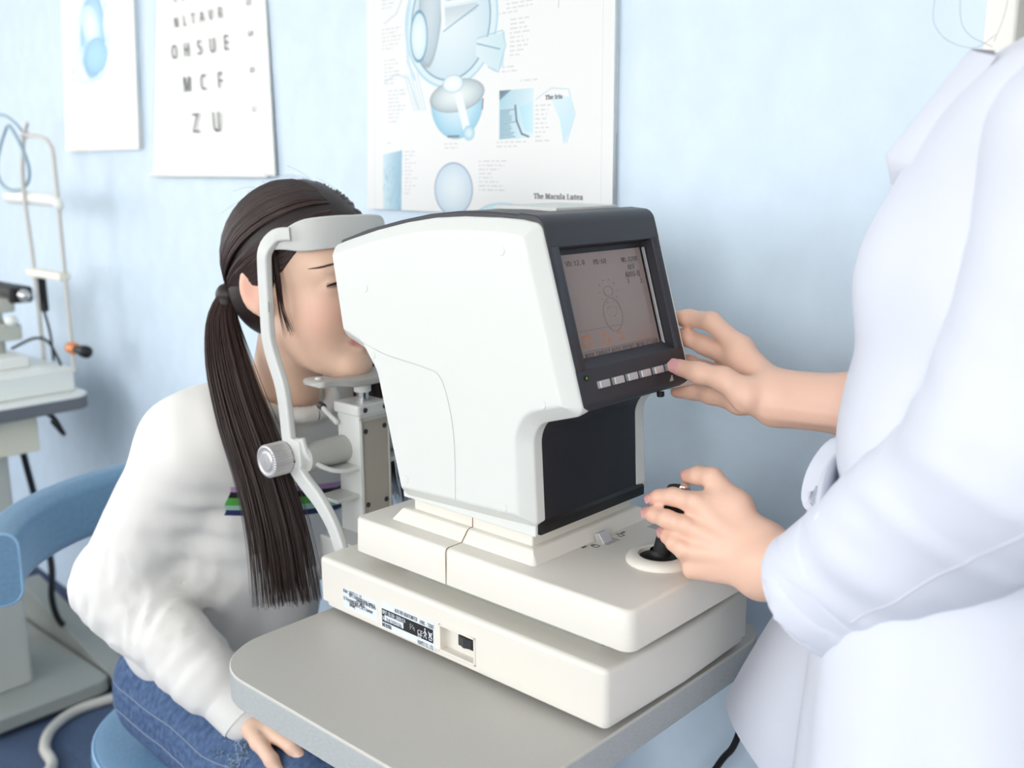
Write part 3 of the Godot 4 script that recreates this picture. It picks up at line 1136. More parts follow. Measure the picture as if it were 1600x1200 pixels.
	b = MB.new()
	sheet(b, -1.819, -1.441, 1.364, 1.99, 0.013, 0.0, -0.115, -0.0605)
	part("print", b, pm, fp)
	b = MB.new()
	extrude(b, outline([[-1.933, -wall_z(-1.933), 0], [-1.503, -wall_z(-1.503), 0], [-1.503, -wall_z(-1.503) - 0.0125, 0], [-1.933, -wall_z(-1.933) - 0.0125, 0]]), prof(0, 0.003, 0.0, 0.0), upward(Vector3(0, 1.361, 0)))
	part("frame", b, M.trim, fp)


# ------------------------------------------------------------------ the grey table
func table() -> void:
	var t := thing("instrument_table", "grey laminate instrument table with a rounded corner under the cream machine", "table", Vector3(0.0, 0, 0.05))
	var ol := outline([[-0.2118, -0.2888, 0.075], [0.2108, -0.2888, 0.075], [0.2108, 0.19, 0.05], [-0.2118, 0.19, 0.05]], 14)
	var b := MB.new()
	extrude(b, ol, [[0.0, 0.766, 1, 0], [0.0, 0.797, 1, 0]], upward(), false)
	part("edge_band", b, M.table_edge, t, "brushed grey edge band")
	b = MB.new()
	extrude(b, ol, [[0.0, 0.797, 1, 0], [0.0003, 0.7988, 0.9, 0.3], [0.0016, 0.80, 0.2, 0.98]], upward(), false)
	part("top_lip", b, M.table_lip, t)
	b = MB.new()
	extrude(b, ol, [[0.001, 0.767, 0, -1], [0.0012, 0.798, 1, 0], [0.0016, 0.8, 0, 1]], upward())
	part("tabletop", b, M.table_top, t)
	b = MB.new()
	box(b, Vector3(-0.035, 0.08, -0.1), Vector3(0.055, 0.7665, -0.02), 0.006)
	part("column", b, M.stand, t)
	b = MB.new()
	box(b, Vector3(-0.12, 0.735, -0.14), Vector3(0.14, 0.7665, 0.08), 0.004)
	part("top_bracket", b, M.stand_dark, t)
	b = MB.new()
	box(b, Vector3(-0.18, 0.02, -0.16), Vector3(0.2, 0.08, 0.12), 0.012, 0.03)
	part("base", b, M.stand, t)
	for q in [[-0.15, -0.13], [0.17, -0.13], [-0.15, 0.09], [0.17, 0.09]]:
		b = MB.new()
		lathe(b, [[0.0, 0.0], [0.018, 0.0], [0.018, 0.02], [0.0, 0.02]], Transform3D(Basis(), Vector3(q[0], 0.0, q[1])), 16)
		part("foot", b, M.rubber, t)


# ------------------------------------------------------------------ the autorefractor
func autorefractor() -> void:
	var r := thing("autorefractor", "cream and charcoal autorefractor with a tilted screen standing on the grey table", "eye machine", Vector3(0.0, 0.80, 0.0))
	base_unit(r)
	stage(r)
	measuring_head(r)
	chin_stand(r)


func base_unit(r: Node3D) -> void:
	var b := MB.new()
	# the lower housing, its right end slightly bowed, with a bay for the power switch cut into the near side
	var ol := outline([[-0.215, -0.1272, 0.008], [0.213, -0.1272, 0.007], [0.2165, -0.06, 0], [0.2175, 0.0, 0], [0.2165, 0.06, 0], [0.213, 0.1272, 0.007], [-0.215, 0.1272, 0.008]], 5)
	extrude(b, ol, prof(0.8158, 0.8692, 0.0, 0.0055, 5), upward(Vector3(0, -0.80, 0)))
	var body := CSGMesh3D.new()
	body.mesh = b.mesh()
	body.material = M.cream
	var cutter := CSGBox3D.new()
	cutter.size = Vector3(0.0500, 0.0275, 0.0190)
	cutter.position = Vector3(0.0185, 0.8322 - 0.80, 0.1272)
	cutter.operation = CSGShape3D.OPERATION_SUBTRACTION
	cutter.material = M.cream
	body.add_child(cutter)
	body.name = "base_housing"
	r.add_child(body)
	# frame round the bay, the switch in it
	b = MB.new()
	for q in [[-0.0085, 0.8165, -0.0060, 0.8478], [0.0430, 0.8165, 0.0455, 0.8478], [-0.0085, 0.8455, 0.0455, 0.8478], [-0.0085, 0.8165, 0.0455, 0.8190]]:
		box(b, Vector3(q[0], q[1], 0.124), Vector3(q[2], q[3], 0.1284), 0.0006)
	part("switch_frame", b, M.cream, r)
	b = MB.new()
	box(b, Vector3(0.0115, 0.8265, 0.1165), Vector3(0.0358, 0.8385, 0.1190), 0.0006)
	var sw := part("power_switch", b, M.black, r)
	b = MB.new()
	extrude(b, outline([[0.0125, 0.1188, 0], [0.0225, 0.1225, 0.001], [0.0348, 0.1175, 0]]), prof(0, 0.0100, 0.0004, 0.0004), Transform3D(Basis(Vector3(1, 0, 0), Vector3(0, 0, 1), Vector3(0, -1, 0)), Vector3(0, 0.8375, 0)))
	part("rocker", b, M.dark_plastic, sw)
	b = MB.new()
	var ol2 := outline([[-0.209, -0.1242, 0.008], [0.2105, -0.1242, 0.007], [0.2145, 0.0, 0], [0.2105, 0.1242, 0.007], [-0.209, 0.1242, 0.008]], 5)
	extrude(b, ol2, prof(0.8075, 0.8156, 0.003, 0.0), upward())
	part("base_plate", b, M.cream, r)
	for q in [[-0.17, 0.09], [0.17, 0.09], [-0.17, -0.09], [0.17, -0.09]]:
		b = MB.new()
		lathe(b, [[0.0, 0.8002], [0.010, 0.8002], [0.012, 0.8075], [0.0, 0.8075]], Transform3D(Basis(), Vector3(q[0], 0, q[1])), 18)
		part("foot", b, M.mid_plastic, r)
	# the carriage the stage slides on
	b = MB.new()
	box(b, Vector3(-0.10, 0.869, -0.09), Vector3(0.18, 0.894, 0.09), 0.002)
	part("carriage", b, M.stand_dark, r)
	# the two stickers on the near side
	var z := 0.1272
	b = MB.new()
	box(b, Vector3(-0.1705, 0.8178, z - 0.0002), Vector3(-0.109, 0.8418, z + 0.0003), 0.0001, 0.0002, 1)
	var l1 := part("sticker", b, M.label_paper, r, "pale blue sticker of small print")
	var up := Basis()
	for q in [["Maker : HUVITZ CO., LTD.", -0.1695, 0.8390, 0.0017, 0.034], ["689-3, Geumjeong-dong, Gunpo-si", -0.1590, 0.8362, 0.0014, 0.046], ["Gyeonggi-do, 435-862, Korea", -0.1460, 0.8336, 0.0014, 0.034], ["EU Representative : MDSS", -0.1695, 0.8298, 0.0017, 0.038], ["Schiffgraben 41, 30175 Hannover", -0.1590, 0.8269, 0.0014, 0.042], ["Germany", -0.1590, 0.8243, 0.0014, 0.010]]:
		left_text(r, l1, q[0], Vector3(q[1], q[2], z + 0.0004), up, q[3], M.label_black, q[4])
	b = MB.new()
	box(b, Vector3(-0.1025, 0.8135, z - 0.0002), Vector3(-0.0155, 0.8460, z + 0.0003), 0.0001, 0.0002, 1)
	var l2 := part("sticker", b, M.label_paper, r, "rating sticker with a black band")
	b = MB.new()
	box(b, Vector3(-0.1010, 0.8215, z + 0.0002), Vector3(-0.0175, 0.8372, z + 0.0005), 0.0001, 0.0002, 1)
	part("black_band", b, M.label_black, l2)
	b = MB.new()
	box(b, Vector3(-0.0965, 0.8236, z + 0.0004), Vector3(-0.0650, 0.8305, z + 0.0007), 0.0001, 0.0002, 1)
	part("number_field", b, M.label_paper, l2)
	var white: StandardMaterial3D = M.label_paper
	left_text(r, l2, "AUTO REF-KERATOMETER", Vector3(-0.0790, 0.8412, z + 0.0005), up, 0.0017, M.label_black, 0.037)
	left_text(r, l2, "HRK - 7000", Vector3(-0.0385, 0.8405, z + 0.0005), up, 0.0028, M.label_black, 0.0215)
	left_text(r, l2, "INPUT : 100-240V~, 50/60Hz 0.7A", Vector3(-0.0998, 0.8335, z + 0.0006), up, 0.0021, white, 0.038)
	left_text(r, l2, "SN", Vector3(-0.1003, 0.8262, z + 0.0006), up, 0.0022, white, 0.003)
	left_text(r, l2, "7HK10P0166", Vector3(-0.0945, 0.8256, z + 0.0008), up, 0.0031, M.label_black, 0.0265)
	left_text(r, l2, "CE", Vector3(-0.0425, 0.8275, z + 0.0006), up, 0.0056, white, 0.0078)
	left_text(r, l2, "0120", Vector3(-0.0420, 0.8240, z + 0.0006), up, 0.0016, white, 0.0055)
	left_text(r, l2, "MADE IN KOREA", Vector3(-0.1010, 0.8180, z + 0.0005), up, 0.0017, M.label_black, 0.0155)
	left_text(r, l2, "HUVITZ CO., LTD.", Vector3(-0.0425, 0.8160, z + 0.0005), up, 0.0021, M.label_black, 0.025)
	# the little marks on the band: a fuse loop, a standing figure, a crossed bin
	b = MB.new()
	var f0 := z + 0.0006
	tube(b, PackedVector3Array([Vector3(-0.0535, 0.8270, f0), Vector3(-0.0535, 0.8335, f0), Vector3(-0.0490, 0.8322, f0), Vector3(-0.0520, 0.8300, f0)]), 0.0003, 5)
	tube(b, PackedVector3Array([Vector3(-0.0500, 0.8285, f0), Vector3(-0.0478, 0.8310, f0), Vector3(-0.0470, 0.8270, f0)]), 0.0003, 5)
	for q in [[[-0.0300, 0.8320], [-0.0330, 0.8285]], [[-0.0300, 0.8320], [-0.0272, 0.8285]], [[-0.0300, 0.8325], [-0.0300, 0.8285]], [[-0.0300, 0.8285], [-0.0322, 0.8240]], [[-0.0300, 0.8285], [-0.0280, 0.8240]], [[-0.0245, 0.8330], [-0.0190, 0.8260]], [[-0.0190, 0.8330], [-0.0245, 0.8260]], [[-0.0242, 0.8318], [-0.0194, 0.8318]], [[-0.0236, 0.8318], [-0.0229, 0.8262]], [[-0.0200, 0.8318], [-0.0207, 0.8262]], [[-0.0240, 0.8242], [-0.0195, 0.8242]]]:
		tube(b, PackedVector3Array([Vector3(q[0][0], q[0][1], f0), Vector3(q[1][0], q[1][1], f0)]), 0.00045, 5)
	ball(b, Vector3(-0.0300, 0.8342, f0), Vector3(0.0011, 0.0011, 0.0004), 10)
	part("pictograms", b, white, l2)


func left_text(root: Node3D, parent: Node3D, text: String, at: Vector3, basis: Basis, height: float, m: Material, width: float) -> void:
	var o := letters(parent, "lettering", text, at - root.position, basis, height, m, 0.0002)
	var tm := o.mesh as TextMesh
	tm.horizontal_alignment = HORIZONTAL_ALIGNMENT_LEFT
	var w := tm.get_aabb().size.x       # condensed to the width the print has
	if w > 0.0:
		o.transform.basis = basis * Basis.from_scale(Vector3(width / w, 1, 1))


func stage(r: Node3D) -> void:
	# upper slab in two shells that meet at a seam, each with its half of the plinth and collar
	for s in [[-0.1525, -0.0003, 0.010, 0.0006], [0.0003, 0.236, 0.0006, 0.011]]:
		var b := MB.new()
		var x0: float = s[0]
		var x1: float = s[1]
		var fill := func(ins: float, xa: float, xb: float, zz: float, rr: float) -> Dictionary:
			var a: float = xa + (ins if s[2] > 0.005 else 0.0)
			var e: float = xb - (ins if s[3] > 0.005 else 0.0)
			var ra: float = rr if s[2] > 0.005 else 0.0
			var rb: float = rr if s[3] > 0.005 else 0.0
			var ol := outline([[a, -zz, ra], [e, -zz, rb], [e, zz, rb], [a, zz, ra]], 6)
			for i in ol.p.size():      # the seam ends stay flush
				if absf(ol.p[i].x) < 0.0005:
					ol.m[i] = Vector2(0, signf(ol.p[i].y))
			return ol
		extrude(b, fill.call(0.0, x0, x1, 0.1235, 0.012), prof(0.892, 0.932, 0.001, 0.0, 2).slice(0, 3) + [[0.0012, 0.9285, 0.95, 0.3], [0.0028, 0.9308, 0.6, 0.8], [0.0055, 0.932, 0, 1]], upward())
		part("stage_cover", b, M.cream, r)
		b = MB.new()
		var px0: float = -0.114 if s[2] > 0.005 else x0
		var px1: float = 0.1015 if s[3] > 0.005 else x1
		extrude(b, fill.call(0.0, px0, px1, 0.1, 0.006), [[0.0, 0.9316, 1, 0.3], [0.001, 0.9325, 0.8, 0.6], [0.0095, 0.943, 0.8, 0.6], [0.0112, 0.9445, 0.3, 0.95], [0.013, 0.9448, 0, 1]], upward())
		part("plinth", b, M.cream, r)
		b = MB.new()
		var cx0: float = -0.092 if s[2] > 0.005 else x0
		var cx1: float = 0.0845 if s[3] > 0.005 else x1
		extrude(b, fill.call(0.0, cx0, cx1, 0.083, 0.002), prof(0.944, 0.961, 0, 0), upward())
		part("collar", b, M.cream, r)
	var b2 := MB.new()
	tube(b2, PackedVector3Array([Vector3(0, 0.893, 0.1236), Vector3(0, 0.928, 0.1236), Vector3(0, 0.9312, 0.1222), Vector3(0, 0.9321, 0.119), Vector3(0, 0.9321, 0.1), Vector3(0, 0.943, 0.0915), Vector3(0, 0.9449, 0.0880), Vector3(0, 0.9450, 0.0835), Vector3(0, 0.9600, 0.0831)]), 0.00045, 5)
	part("cover_seam", b2, M.seam_brown, r)
	b2 = MB.new()
	# the lock lever in its slot, with its little lock marks
	box(b2, Vector3(0.1035, 0.9318, -0.0175), Vector3(0.1200, 0.9324, 0.0045), 0.0002)
	var slot := part("lever_slot", b2, M.mid_plastic, r)
	b2 = MB.new()
	extrude(b2, outline([[0.1045, 0.9322, 0.0], [0.1150, 0.9322, 0.0], [0.1075, 0.9425, 0.0012], [0.1015, 0.9405, 0.0012]]), prof(-0.0105, 0.0045, 0.0005, 0.0005))
	part("lock_lever", b2, M.silver, slot, "silver lock lever")
	b2 = MB.new()
	box(b2, Vector3(0.1045, 0.932, -0.0245), Vector3(0.1115, 0.9332, -0.0150), 0.0004)
	part("lever_stop", b2, M.cream, slot)
	b2 = MB.new()
	for q in [0.0125, -0.0300]:
		box(b2, Vector3(0.1030, 0.9319, q - 0.001 + 0.0095), Vector3(0.1055, 0.9322, q + 0.006 + 0.0095), 0.0001) if q > 0 else box(b2, Vector3(0.1075, 0.9319, q - 0.010), Vector3(0.1100, 0.9322, q - 0.003), 0.0001)
		var c := Vector3(0.1120, 0.9321, q + 0.002)
		for e in [[[-0.003, -0.003], [0.003, -0.003]], [[0.003, -0.003], [0.003, 0.003]], [[0.003, 0.003], [-0.003, 0.003]], [[-0.003, 0.003], [-0.003, -0.003]], [[-0.003, -0.002], [-0.0055, -0.002]], [[-0.0055, -0.002], [-0.0055, 0.002]], [[-0.0055, 0.002], [-0.003, 0.002 if q > 0 else 0.0035]]]:
			tube(b2, PackedVector3Array([c + Vector3(e[0][0], 0, e[0][1]), c + Vector3(e[1][0], 0, e[1][1])]), 0.0004, 5)
	part("lock_marks", b2, M.dark_plastic, slot).set_meta("kind", "stuff")
	b2 = MB.new()
	box(b2, Vector3(0.118, 0.9318, -0.086), Vector3(0.130, 0.9324, -0.068), 0.0002)
	part("stage_marking", b2, M.mid_plastic, r)
	# joystick: ring, boot and stick
	var jc := Vector3(0.183, 0.932, 0.002)
	b2 = MB.new()
	lathe(b2, [[0.0340, -0.0005], [0.0340, 0.0022], [0.0325, 0.0048], [0.0285, 0.0072], [0.0235, 0.0078], [0.0215, 0.0070], [0.0208, 0.0030]], Transform3D(Basis(), jc), 48)
	var ring := part("joystick_ring", b2, M.cream, r)
	b2 = MB.new()
	lathe(b2, [[0.0210, 0.0032], [0.0190, 0.0030], [0.0160, 0.0052], [0.0125, 0.0062], [0.0105, 0.0080], [0.0098, 0.0115]], Transform3D(Basis(), jc), 40)
	part("joystick_boot", b2, M.rubber, ring)
	var dir := Vector3(0.020, 0.078, -0.002)
	b2 = MB.new()
	lathe(b2, [[0.0100, 0.004], [0.0095, 0.012], [0.0098, 0.045], [0.0105, 0.060], [0.0125, 0.068], [0.0130, 0.076], [0.0122, 0.080], [0.0095, 0.0815], [0.0, 0.082]], aim(jc, dir), 32)
	var stick := part("joystick", b2, M.rubber, r)
	b2 = MB.new()
	lathe(b2, [[0.0062, 0.081], [0.0062, 0.0845], [0.0052, 0.0862], [0.0, 0.0868]], aim(jc + Vector3(0.004, 0, 0), dir), 24)
	part("fire_button", b2, M.chrome, stick)


func measuring_head(r: Node3D) -> void:
	var rim := [[-0.2085, 1.2315, 0.012], [-0.1788, 1.2402], [-0.1289, 1.2528], [-0.0822, 1.2622], [-0.0383, 1.2684], [0.0032, 1.2709], [0.0517, 1.2710], [0.0797, 1.2700], [0.1025, 1.2668, 0.010], [0.1553, 1.0925, 0.009], [0.1020, 1.0765, 0.028], [0.0935, 1.0600, 0.03], [0.0985, 0.9700, 0.006], [-0.0985, 0.9620, 0.012], [-0.1345, 1.0950, 0.02], [-0.1550, 1.1195, 0.004], [-0.1905, 1.1315, 0.010]]
	var ol := outline(rim, 6)
	var cover := [[0.0015, 0.078, 1, 0], [0.0, 0.0895, 1, 0], [0.0003, 0.0915, 0.9, 0.44], [0.0012, 0.0928, 0.74, 0.67], [0.0118, 0.1028, 0.70, 0.71], [0.0130, 0.1040, 0.5, 0.86], [0.0142, 0.1047, 0.26, 0.97], [0.0165, 0.105, 0, 1]]
	for side in [1, -1]:
		var tr := Transform3D(Basis(Vector3(1, 0, 0), Vector3(0, 1, 0), Vector3(0, 0, side)), Vector3.ZERO)
		var b := MB.new()
		extrude(b, ol, cover, tr)
		var cv := part("side_cover", b, M.white_plastic, r)
		if side < 0:
			continue
		b = MB.new()
		tube(b, path([Vector3(-0.1560, 1.1330, 0.1046), Vector3(-0.1096, 1.1214, 0.1050), Vector3(-0.045, 1.1145, 0.1050), Vector3(-0.022, 1.107, 0.1050), Vector3(-0.0086, 1.0754, 0.1050), Vector3(-0.0028, 1.0358, 0.1050), Vector3(-0.0030, 0.980, 0.1048)], 40), 0.0006, 6)
		part("cover_seam", b, M.seam, cv)
		for q in [[0.0652, 1.2409], [-0.1380, 1.1906], [-0.1290, 1.1183], [0.1163, 1.1000], [-0.0800, 0.9861], [0.0658, 0.9876]]:
			b = MB.new()
			lathe(b, [[0.0047, -0.0005], [0.0047, 0.0003], [0.0044, 0.0006], [0.0, 0.0006]], aim(Vector3(q[0], q[1], 0.105), Vector3(0, 0, 1)), 24)
			var capm := part("screw_cap", b, M.white_plastic, cv)
			b = MB.new()
			var pts := PackedVector3Array()
			for i in 24:
				pts.append(Vector3(q[0] + 0.0052 * cos(TAU * i / 24), q[1] + 0.0052 * sin(TAU * i / 24), 0.1050))
			tube(b, pts, 0.00035, 5, false, 1.0, Vector3.ZERO, true)
			ball(b, Vector3(q[0] - 0.0042, q[1] + 0.0012, 0.1055), Vector3(0.0005, 0.0005, 0.0003), 8)
			part("cap_groove", b, M.seam, capm)
	# the dark body between the covers
	var b := MB.new()
	var off := Vector3(-0.0145, -0.0043, 0)
	extrude(b, outline([[-0.1985, 1.2385, 0.004], [-0.1497, 1.2526], [-0.0956, 1.2640], [-0.0509, 1.2716], [-0.0088, 1.2756], [0.031, 1.2763], [0.0740, 1.2746], [0.0880, 1.270], [0.1395, 1.0965, 0.004], [0.095, 1.078, 0.020], [0.0868, 1.058, 0.03], [0.088, 0.975], [-0.08, 0.965], [-0.125, 1.10], [-0.183, 1.137, 0.006]], 6), prof(-0.0885, 0.0885, 0.002, 0.002))
	part("inner_body", b, M.dark_plastic, r)
	b = MB.new()
	extrude(b, outline([[-0.020, 1.2760, 0.0], [0.070, 1.2745, 0.0], [0.070, 1.2785, 0.001], [-0.010, 1.2795, 0.001]]), prof(-0.070, 0.030, 0.001, 0.001))
	part("printer_lid", b, M.grey_plastic, r)
	# the tilted front: four flush bars round the screen's recess
	var P := func(k: float) -> Vector2: return Vector2(0.1105 + 0.0332 * k, 1.2445 - 0.1119 * k)
	var nb := Vector2(0.1119, 0.0332).normalized()
	b = MB.new()
	var q0: Vector2 = P.call(-0.262)
	var q1: Vector2 = P.call(0.0)
	var q2: Vector2 = P.call(1.0)
	var q3: Vector2 = P.call(1.335)
	var d := nb * 0.0145
	extrude(b, outline([[q0.x - 0.028, q0.y + 0.0022, 0.001], [q0.x, q0.y, 0.014], [q1.x, q1.y, 0.0008], [q1.x - d.x - 0.001, q1.y - d.y - 0.001, 0.0], [q0.x - 0.03, q0.y - 0.012, 0.0]], 8), prof(-0.0895, 0.0895, 0.0015, 0.0015))
	extrude(b, outline([[q2.x, q2.y, 0.0008], [q3.x, q3.y, 0.008], [q3.x - 0.018, q3.y - 0.0060, 0.0], [q3.x - 0.022, q3.y + 0.004, 0.0], [q2.x - d.x - 0.004, q2.y - d.y + 0.012, 0.0]], 8), prof(-0.0895, 0.0895, 0.0015, 0.0015))
	for side in [1, -1]:
		var tr := Transform3D(Basis(Vector3(1, 0, 0), Vector3(0, 1, 0), Vector3(0, 0, side)), Vector3.ZERO)
		var t1: Vector2 = P.call(-0.01)
		var t2: Vector2 = P.call(1.01)
		extrude(b, outline([[t1.x, t1.y], [t2.x, t2.y], [t2.x - d.x, t2.y - d.y], [t1.x - d.x, t1.y - d.y]]), [[0.0, 0.0745, 0, -1], [0.0, 0.0745, 0.7, -0.7], [0.0, 0.0880, 1, 0], [0.0015, 0.0895, 0, 1]], tr)
	part("front_bezel", b, M.dark_plastic, r)
	# the screen
	var sc := func(z: float, k: float, dep: float) -> Vector3:
		var p: Vector2 = P.call(k) - nb * dep
		return Vector3(p.x, p.y, z)
	var nz := Vector3(nb.x, nb.y, 0)
	var dn := Vector3(0.0332, -0.1119, 0).normalized()
	var sb := Basis(Vector3(0, 0, -1), -dn, nz)      # x to the right on the screen, y up it, z out of it
	b = MB.new()
	var sctr: Vector3 = sc.call(-0.0030, 0.51, 0.0130)
	extrude(b, rect(0.1290, 0.1075, 0.0008), prof(0, 0.0012, 0, 0.0003, 1), Transform3D(sb, sctr))
	var scr := part("screen", b, M.screen, r)
	b = MB.new()
	extrude(b, rect(0.0012, 0.1065, 0.0003), prof(0, 0.0035, 0.0003, 0.0003, 1), Transform3D(sb, sc.call(-0.0722, 0.51, 0.0128)))
	part("screen_trim", b, M.silver, r)
	var w := func(u: float, v: float) -> Vector3:       # u, v from 0 to 1 across and down the screen
		return sctr + sb * Vector3((u - 0.5) * 0.1275, (0.5 - v) * 0.1025, 0.0014)
	var wr := func(text: String, u: float, v: float, hh: float, m: Material) -> void:
		letters(scr, "lettering", text, w.call(u, v) - r.position, sb, hh, m, 0.0001, "Droid Sans Mono")
	wr.call("VD:12.0", 0.150, 0.065, 0.0050, M.screen_ink)
	wr.call("PD:60", 0.45, 0.075, 0.0050, M.screen_ink)
	wr.call("NO.0208", 0.835, 0.085, 0.0048, M.screen_ink)
	wr.call("REF", 0.84, 0.165, 0.0050, M.screen_ink)
	wr.call("AUTO-Q", 0.835, 0.24, 0.0050, M.screen_ink)
	wr.call("3", 0.76, 0.30, 0.0042, M.screen_ink)
	wr.call("2", 0.93, 0.315, 0.0042, M.screen_ink)
	wr.call("SPH", 0.09, 0.775, 0.0046, M.screen_orange)
	wr.call("CYL", 0.30, 0.775, 0.0046, M.screen_orange)
	wr.call("AX", 0.50, 0.775, 0.0046, M.screen_orange)
	wr.call("-0.25", 0.08, 0.845, 0.0046, M.screen_orange)
	wr.call("-0.25", 0.32, 0.845, 0.0046, M.screen_orange)
	wr.call("61", 0.53, 0.845, 0.0046, M.screen_orange)
	var i := 0
	for s in ["MODE", "TARGET", "AUTO", "PRINT", "MENU", "CLEAR"]:
		wr.call(s, 0.09 + 0.163 * i, 0.945, 0.0032, M.screen_ink)
		i += 1
	b = MB.new()
	var seg := func(u0: float, v0: float, u1: float, v1: float, rr: float) -> void:
		tube(b, PackedVector3Array([w.call(u0, v0), w.call(u1, v1)]), rr, 4)
	seg.call(0.03, 0.71, 0.55, 0.71, 0.00022)
	seg.call(0.02, 0.905, 0.98, 0.905, 0.00022)
	seg.call(0.75, 0.12, 0.95, 0.12, 0.00022); seg.call(0.75, 0.205, 0.95, 0.205, 0.00022)
	for m in 7:
		seg.call(0.01 + 0.163 * m, 0.915, 0.01 + 0.163 * m, 0.985, 0.0002)
	var ring := func(u: float, v: float, ru: float, rv: float, a0: float, a1: float) -> void:
		for m in 22:
			var p0 := lerpf(a0, a1, m / 22.0)
			var p1 := lerpf(a0, a1, (m + 1) / 22.0)
			seg.call(u + ru * cos(p0), v + rv * sin(p0), u + ru * cos(p1), v + rv * sin(p1), 0.00028)
	ring.call(0.475, 0.60, 0.115, 0.165, 0.0, PI)
	ring.call(0.475, 0.60, 0.115, 0.165, PI, TAU)
	ring.call(0.475, 0.37, 0.055, 0.05, 0.0, TAU)
	for m in 10:
		var a := TAU * m / 10.0
		seg.call(0.475 + 0.11 * cos(a), 0.37 + 0.11 * sin(a), 0.475 + 0.118 * cos(a), 0.37 + 0.118 * sin(a), 0.0004)
		seg.call(0.475 + 0.06 * cos(a), 0.57 + 0.05 * sin(a), 0.475 + 0.066 * cos(a), 0.57 + 0.055 * sin(a), 0.0004)
	part("screen_drawing", b, M.screen_line, scr).set_meta("kind", "stuff")
	# buttons, power light and warning mark under the screen
	for z in [0.0549, 0.0323, 0.0100, -0.0121, -0.0349, -0.0570]:
		b = MB.new()
		extrude(b, rect(0.0150, 0.0072, 0.0008), prof(-0.001, 0.0042, 0, 0.0008, 3), Transform3D(sb, sc.call(z, 1.148, 0.0)))
		part("button", b, M.silver, r)
	b = MB.new()
	lathe(b, [[0.0028, 0.0], [0.0028, 0.0006], [0.0018, 0.0008], [0.0018, 0.0004], [0.0, 0.0007]], aim(sc.call(0.0765, 1.072, 0.0), nz), 20)
	var led := part("indicator", b, M.rubber, r)
	b = MB.new()
	ball(b, sc.call(0.0765, 1.072, -0.0003), Vector3(0.0013, 0.0013, 0.0008), 12)
	part("indicator_light", b, M.lcd, led)
	b = MB.new()
	extrude(b, outline([[-0.0035, -0.0028, 0.0003], [0.0035, -0.0028, 0.0003], [0.0030, 0.0036, 0.0003]]), prof(0, 0.0004, 0, 0), Transform3D(sb, sc.call(-0.0560, 1.250, 0.0)))
	part("warning_mark", b, M.mid_plastic, r)
	b = MB.new()
	lathe(b, [[0.004, -0.001], [0.004, 0.0030], [0.003, 0.0042], [0.0, 0.0044]], aim(Vector3(0.147, 1.0905, -0.045), Vector3(0.1, -1, 0)), 16)
	part("bump_stop", b, M.rubber, r)
	# the neck panel under it
	b = MB.new()
	extrude(b, outline([[0.1300, 1.0930, 0.004], [0.1040, 1.0800, 0.022], [0.0925, 1.062, 0.030], [0.0960, 0.9735, 0.0], [0.070, 0.9735, 0.0], [0.066, 1.085, 0.0]], 8), [[0.006, -0.086, 0, -1], [0.006, -0.086, 0.3, -0.95], [0.0, -0.0765, 1, -0.1], [0.0, 0.0765, 1, 0.1], [0.006, 0.086, 0.3, 0.95], [0.006, 0.086, 0, 1]])
	part("neck_panel", b, M.navy_plastic, r)
	b = MB.new()
	extrude(b, outline([[0.094, 0.9755, 0.001], [0.0990, 0.9705, 0.0008], [0.0990, 0.9605, 0.0006], [0.080, 0.9605, 0.0]], 4), prof(-0.0885, 0.0868, 0.0006, 0.0006))
	part("neck_lip", b, M.black, r)
	b = MB.new()
	box(b, Vector3(-0.1015, 0.9585, -0.0905), Vector3(0.0950, 0.9735, 0.0905), 0.0012)
	part("head_skirt", b, M.white_plastic, r)


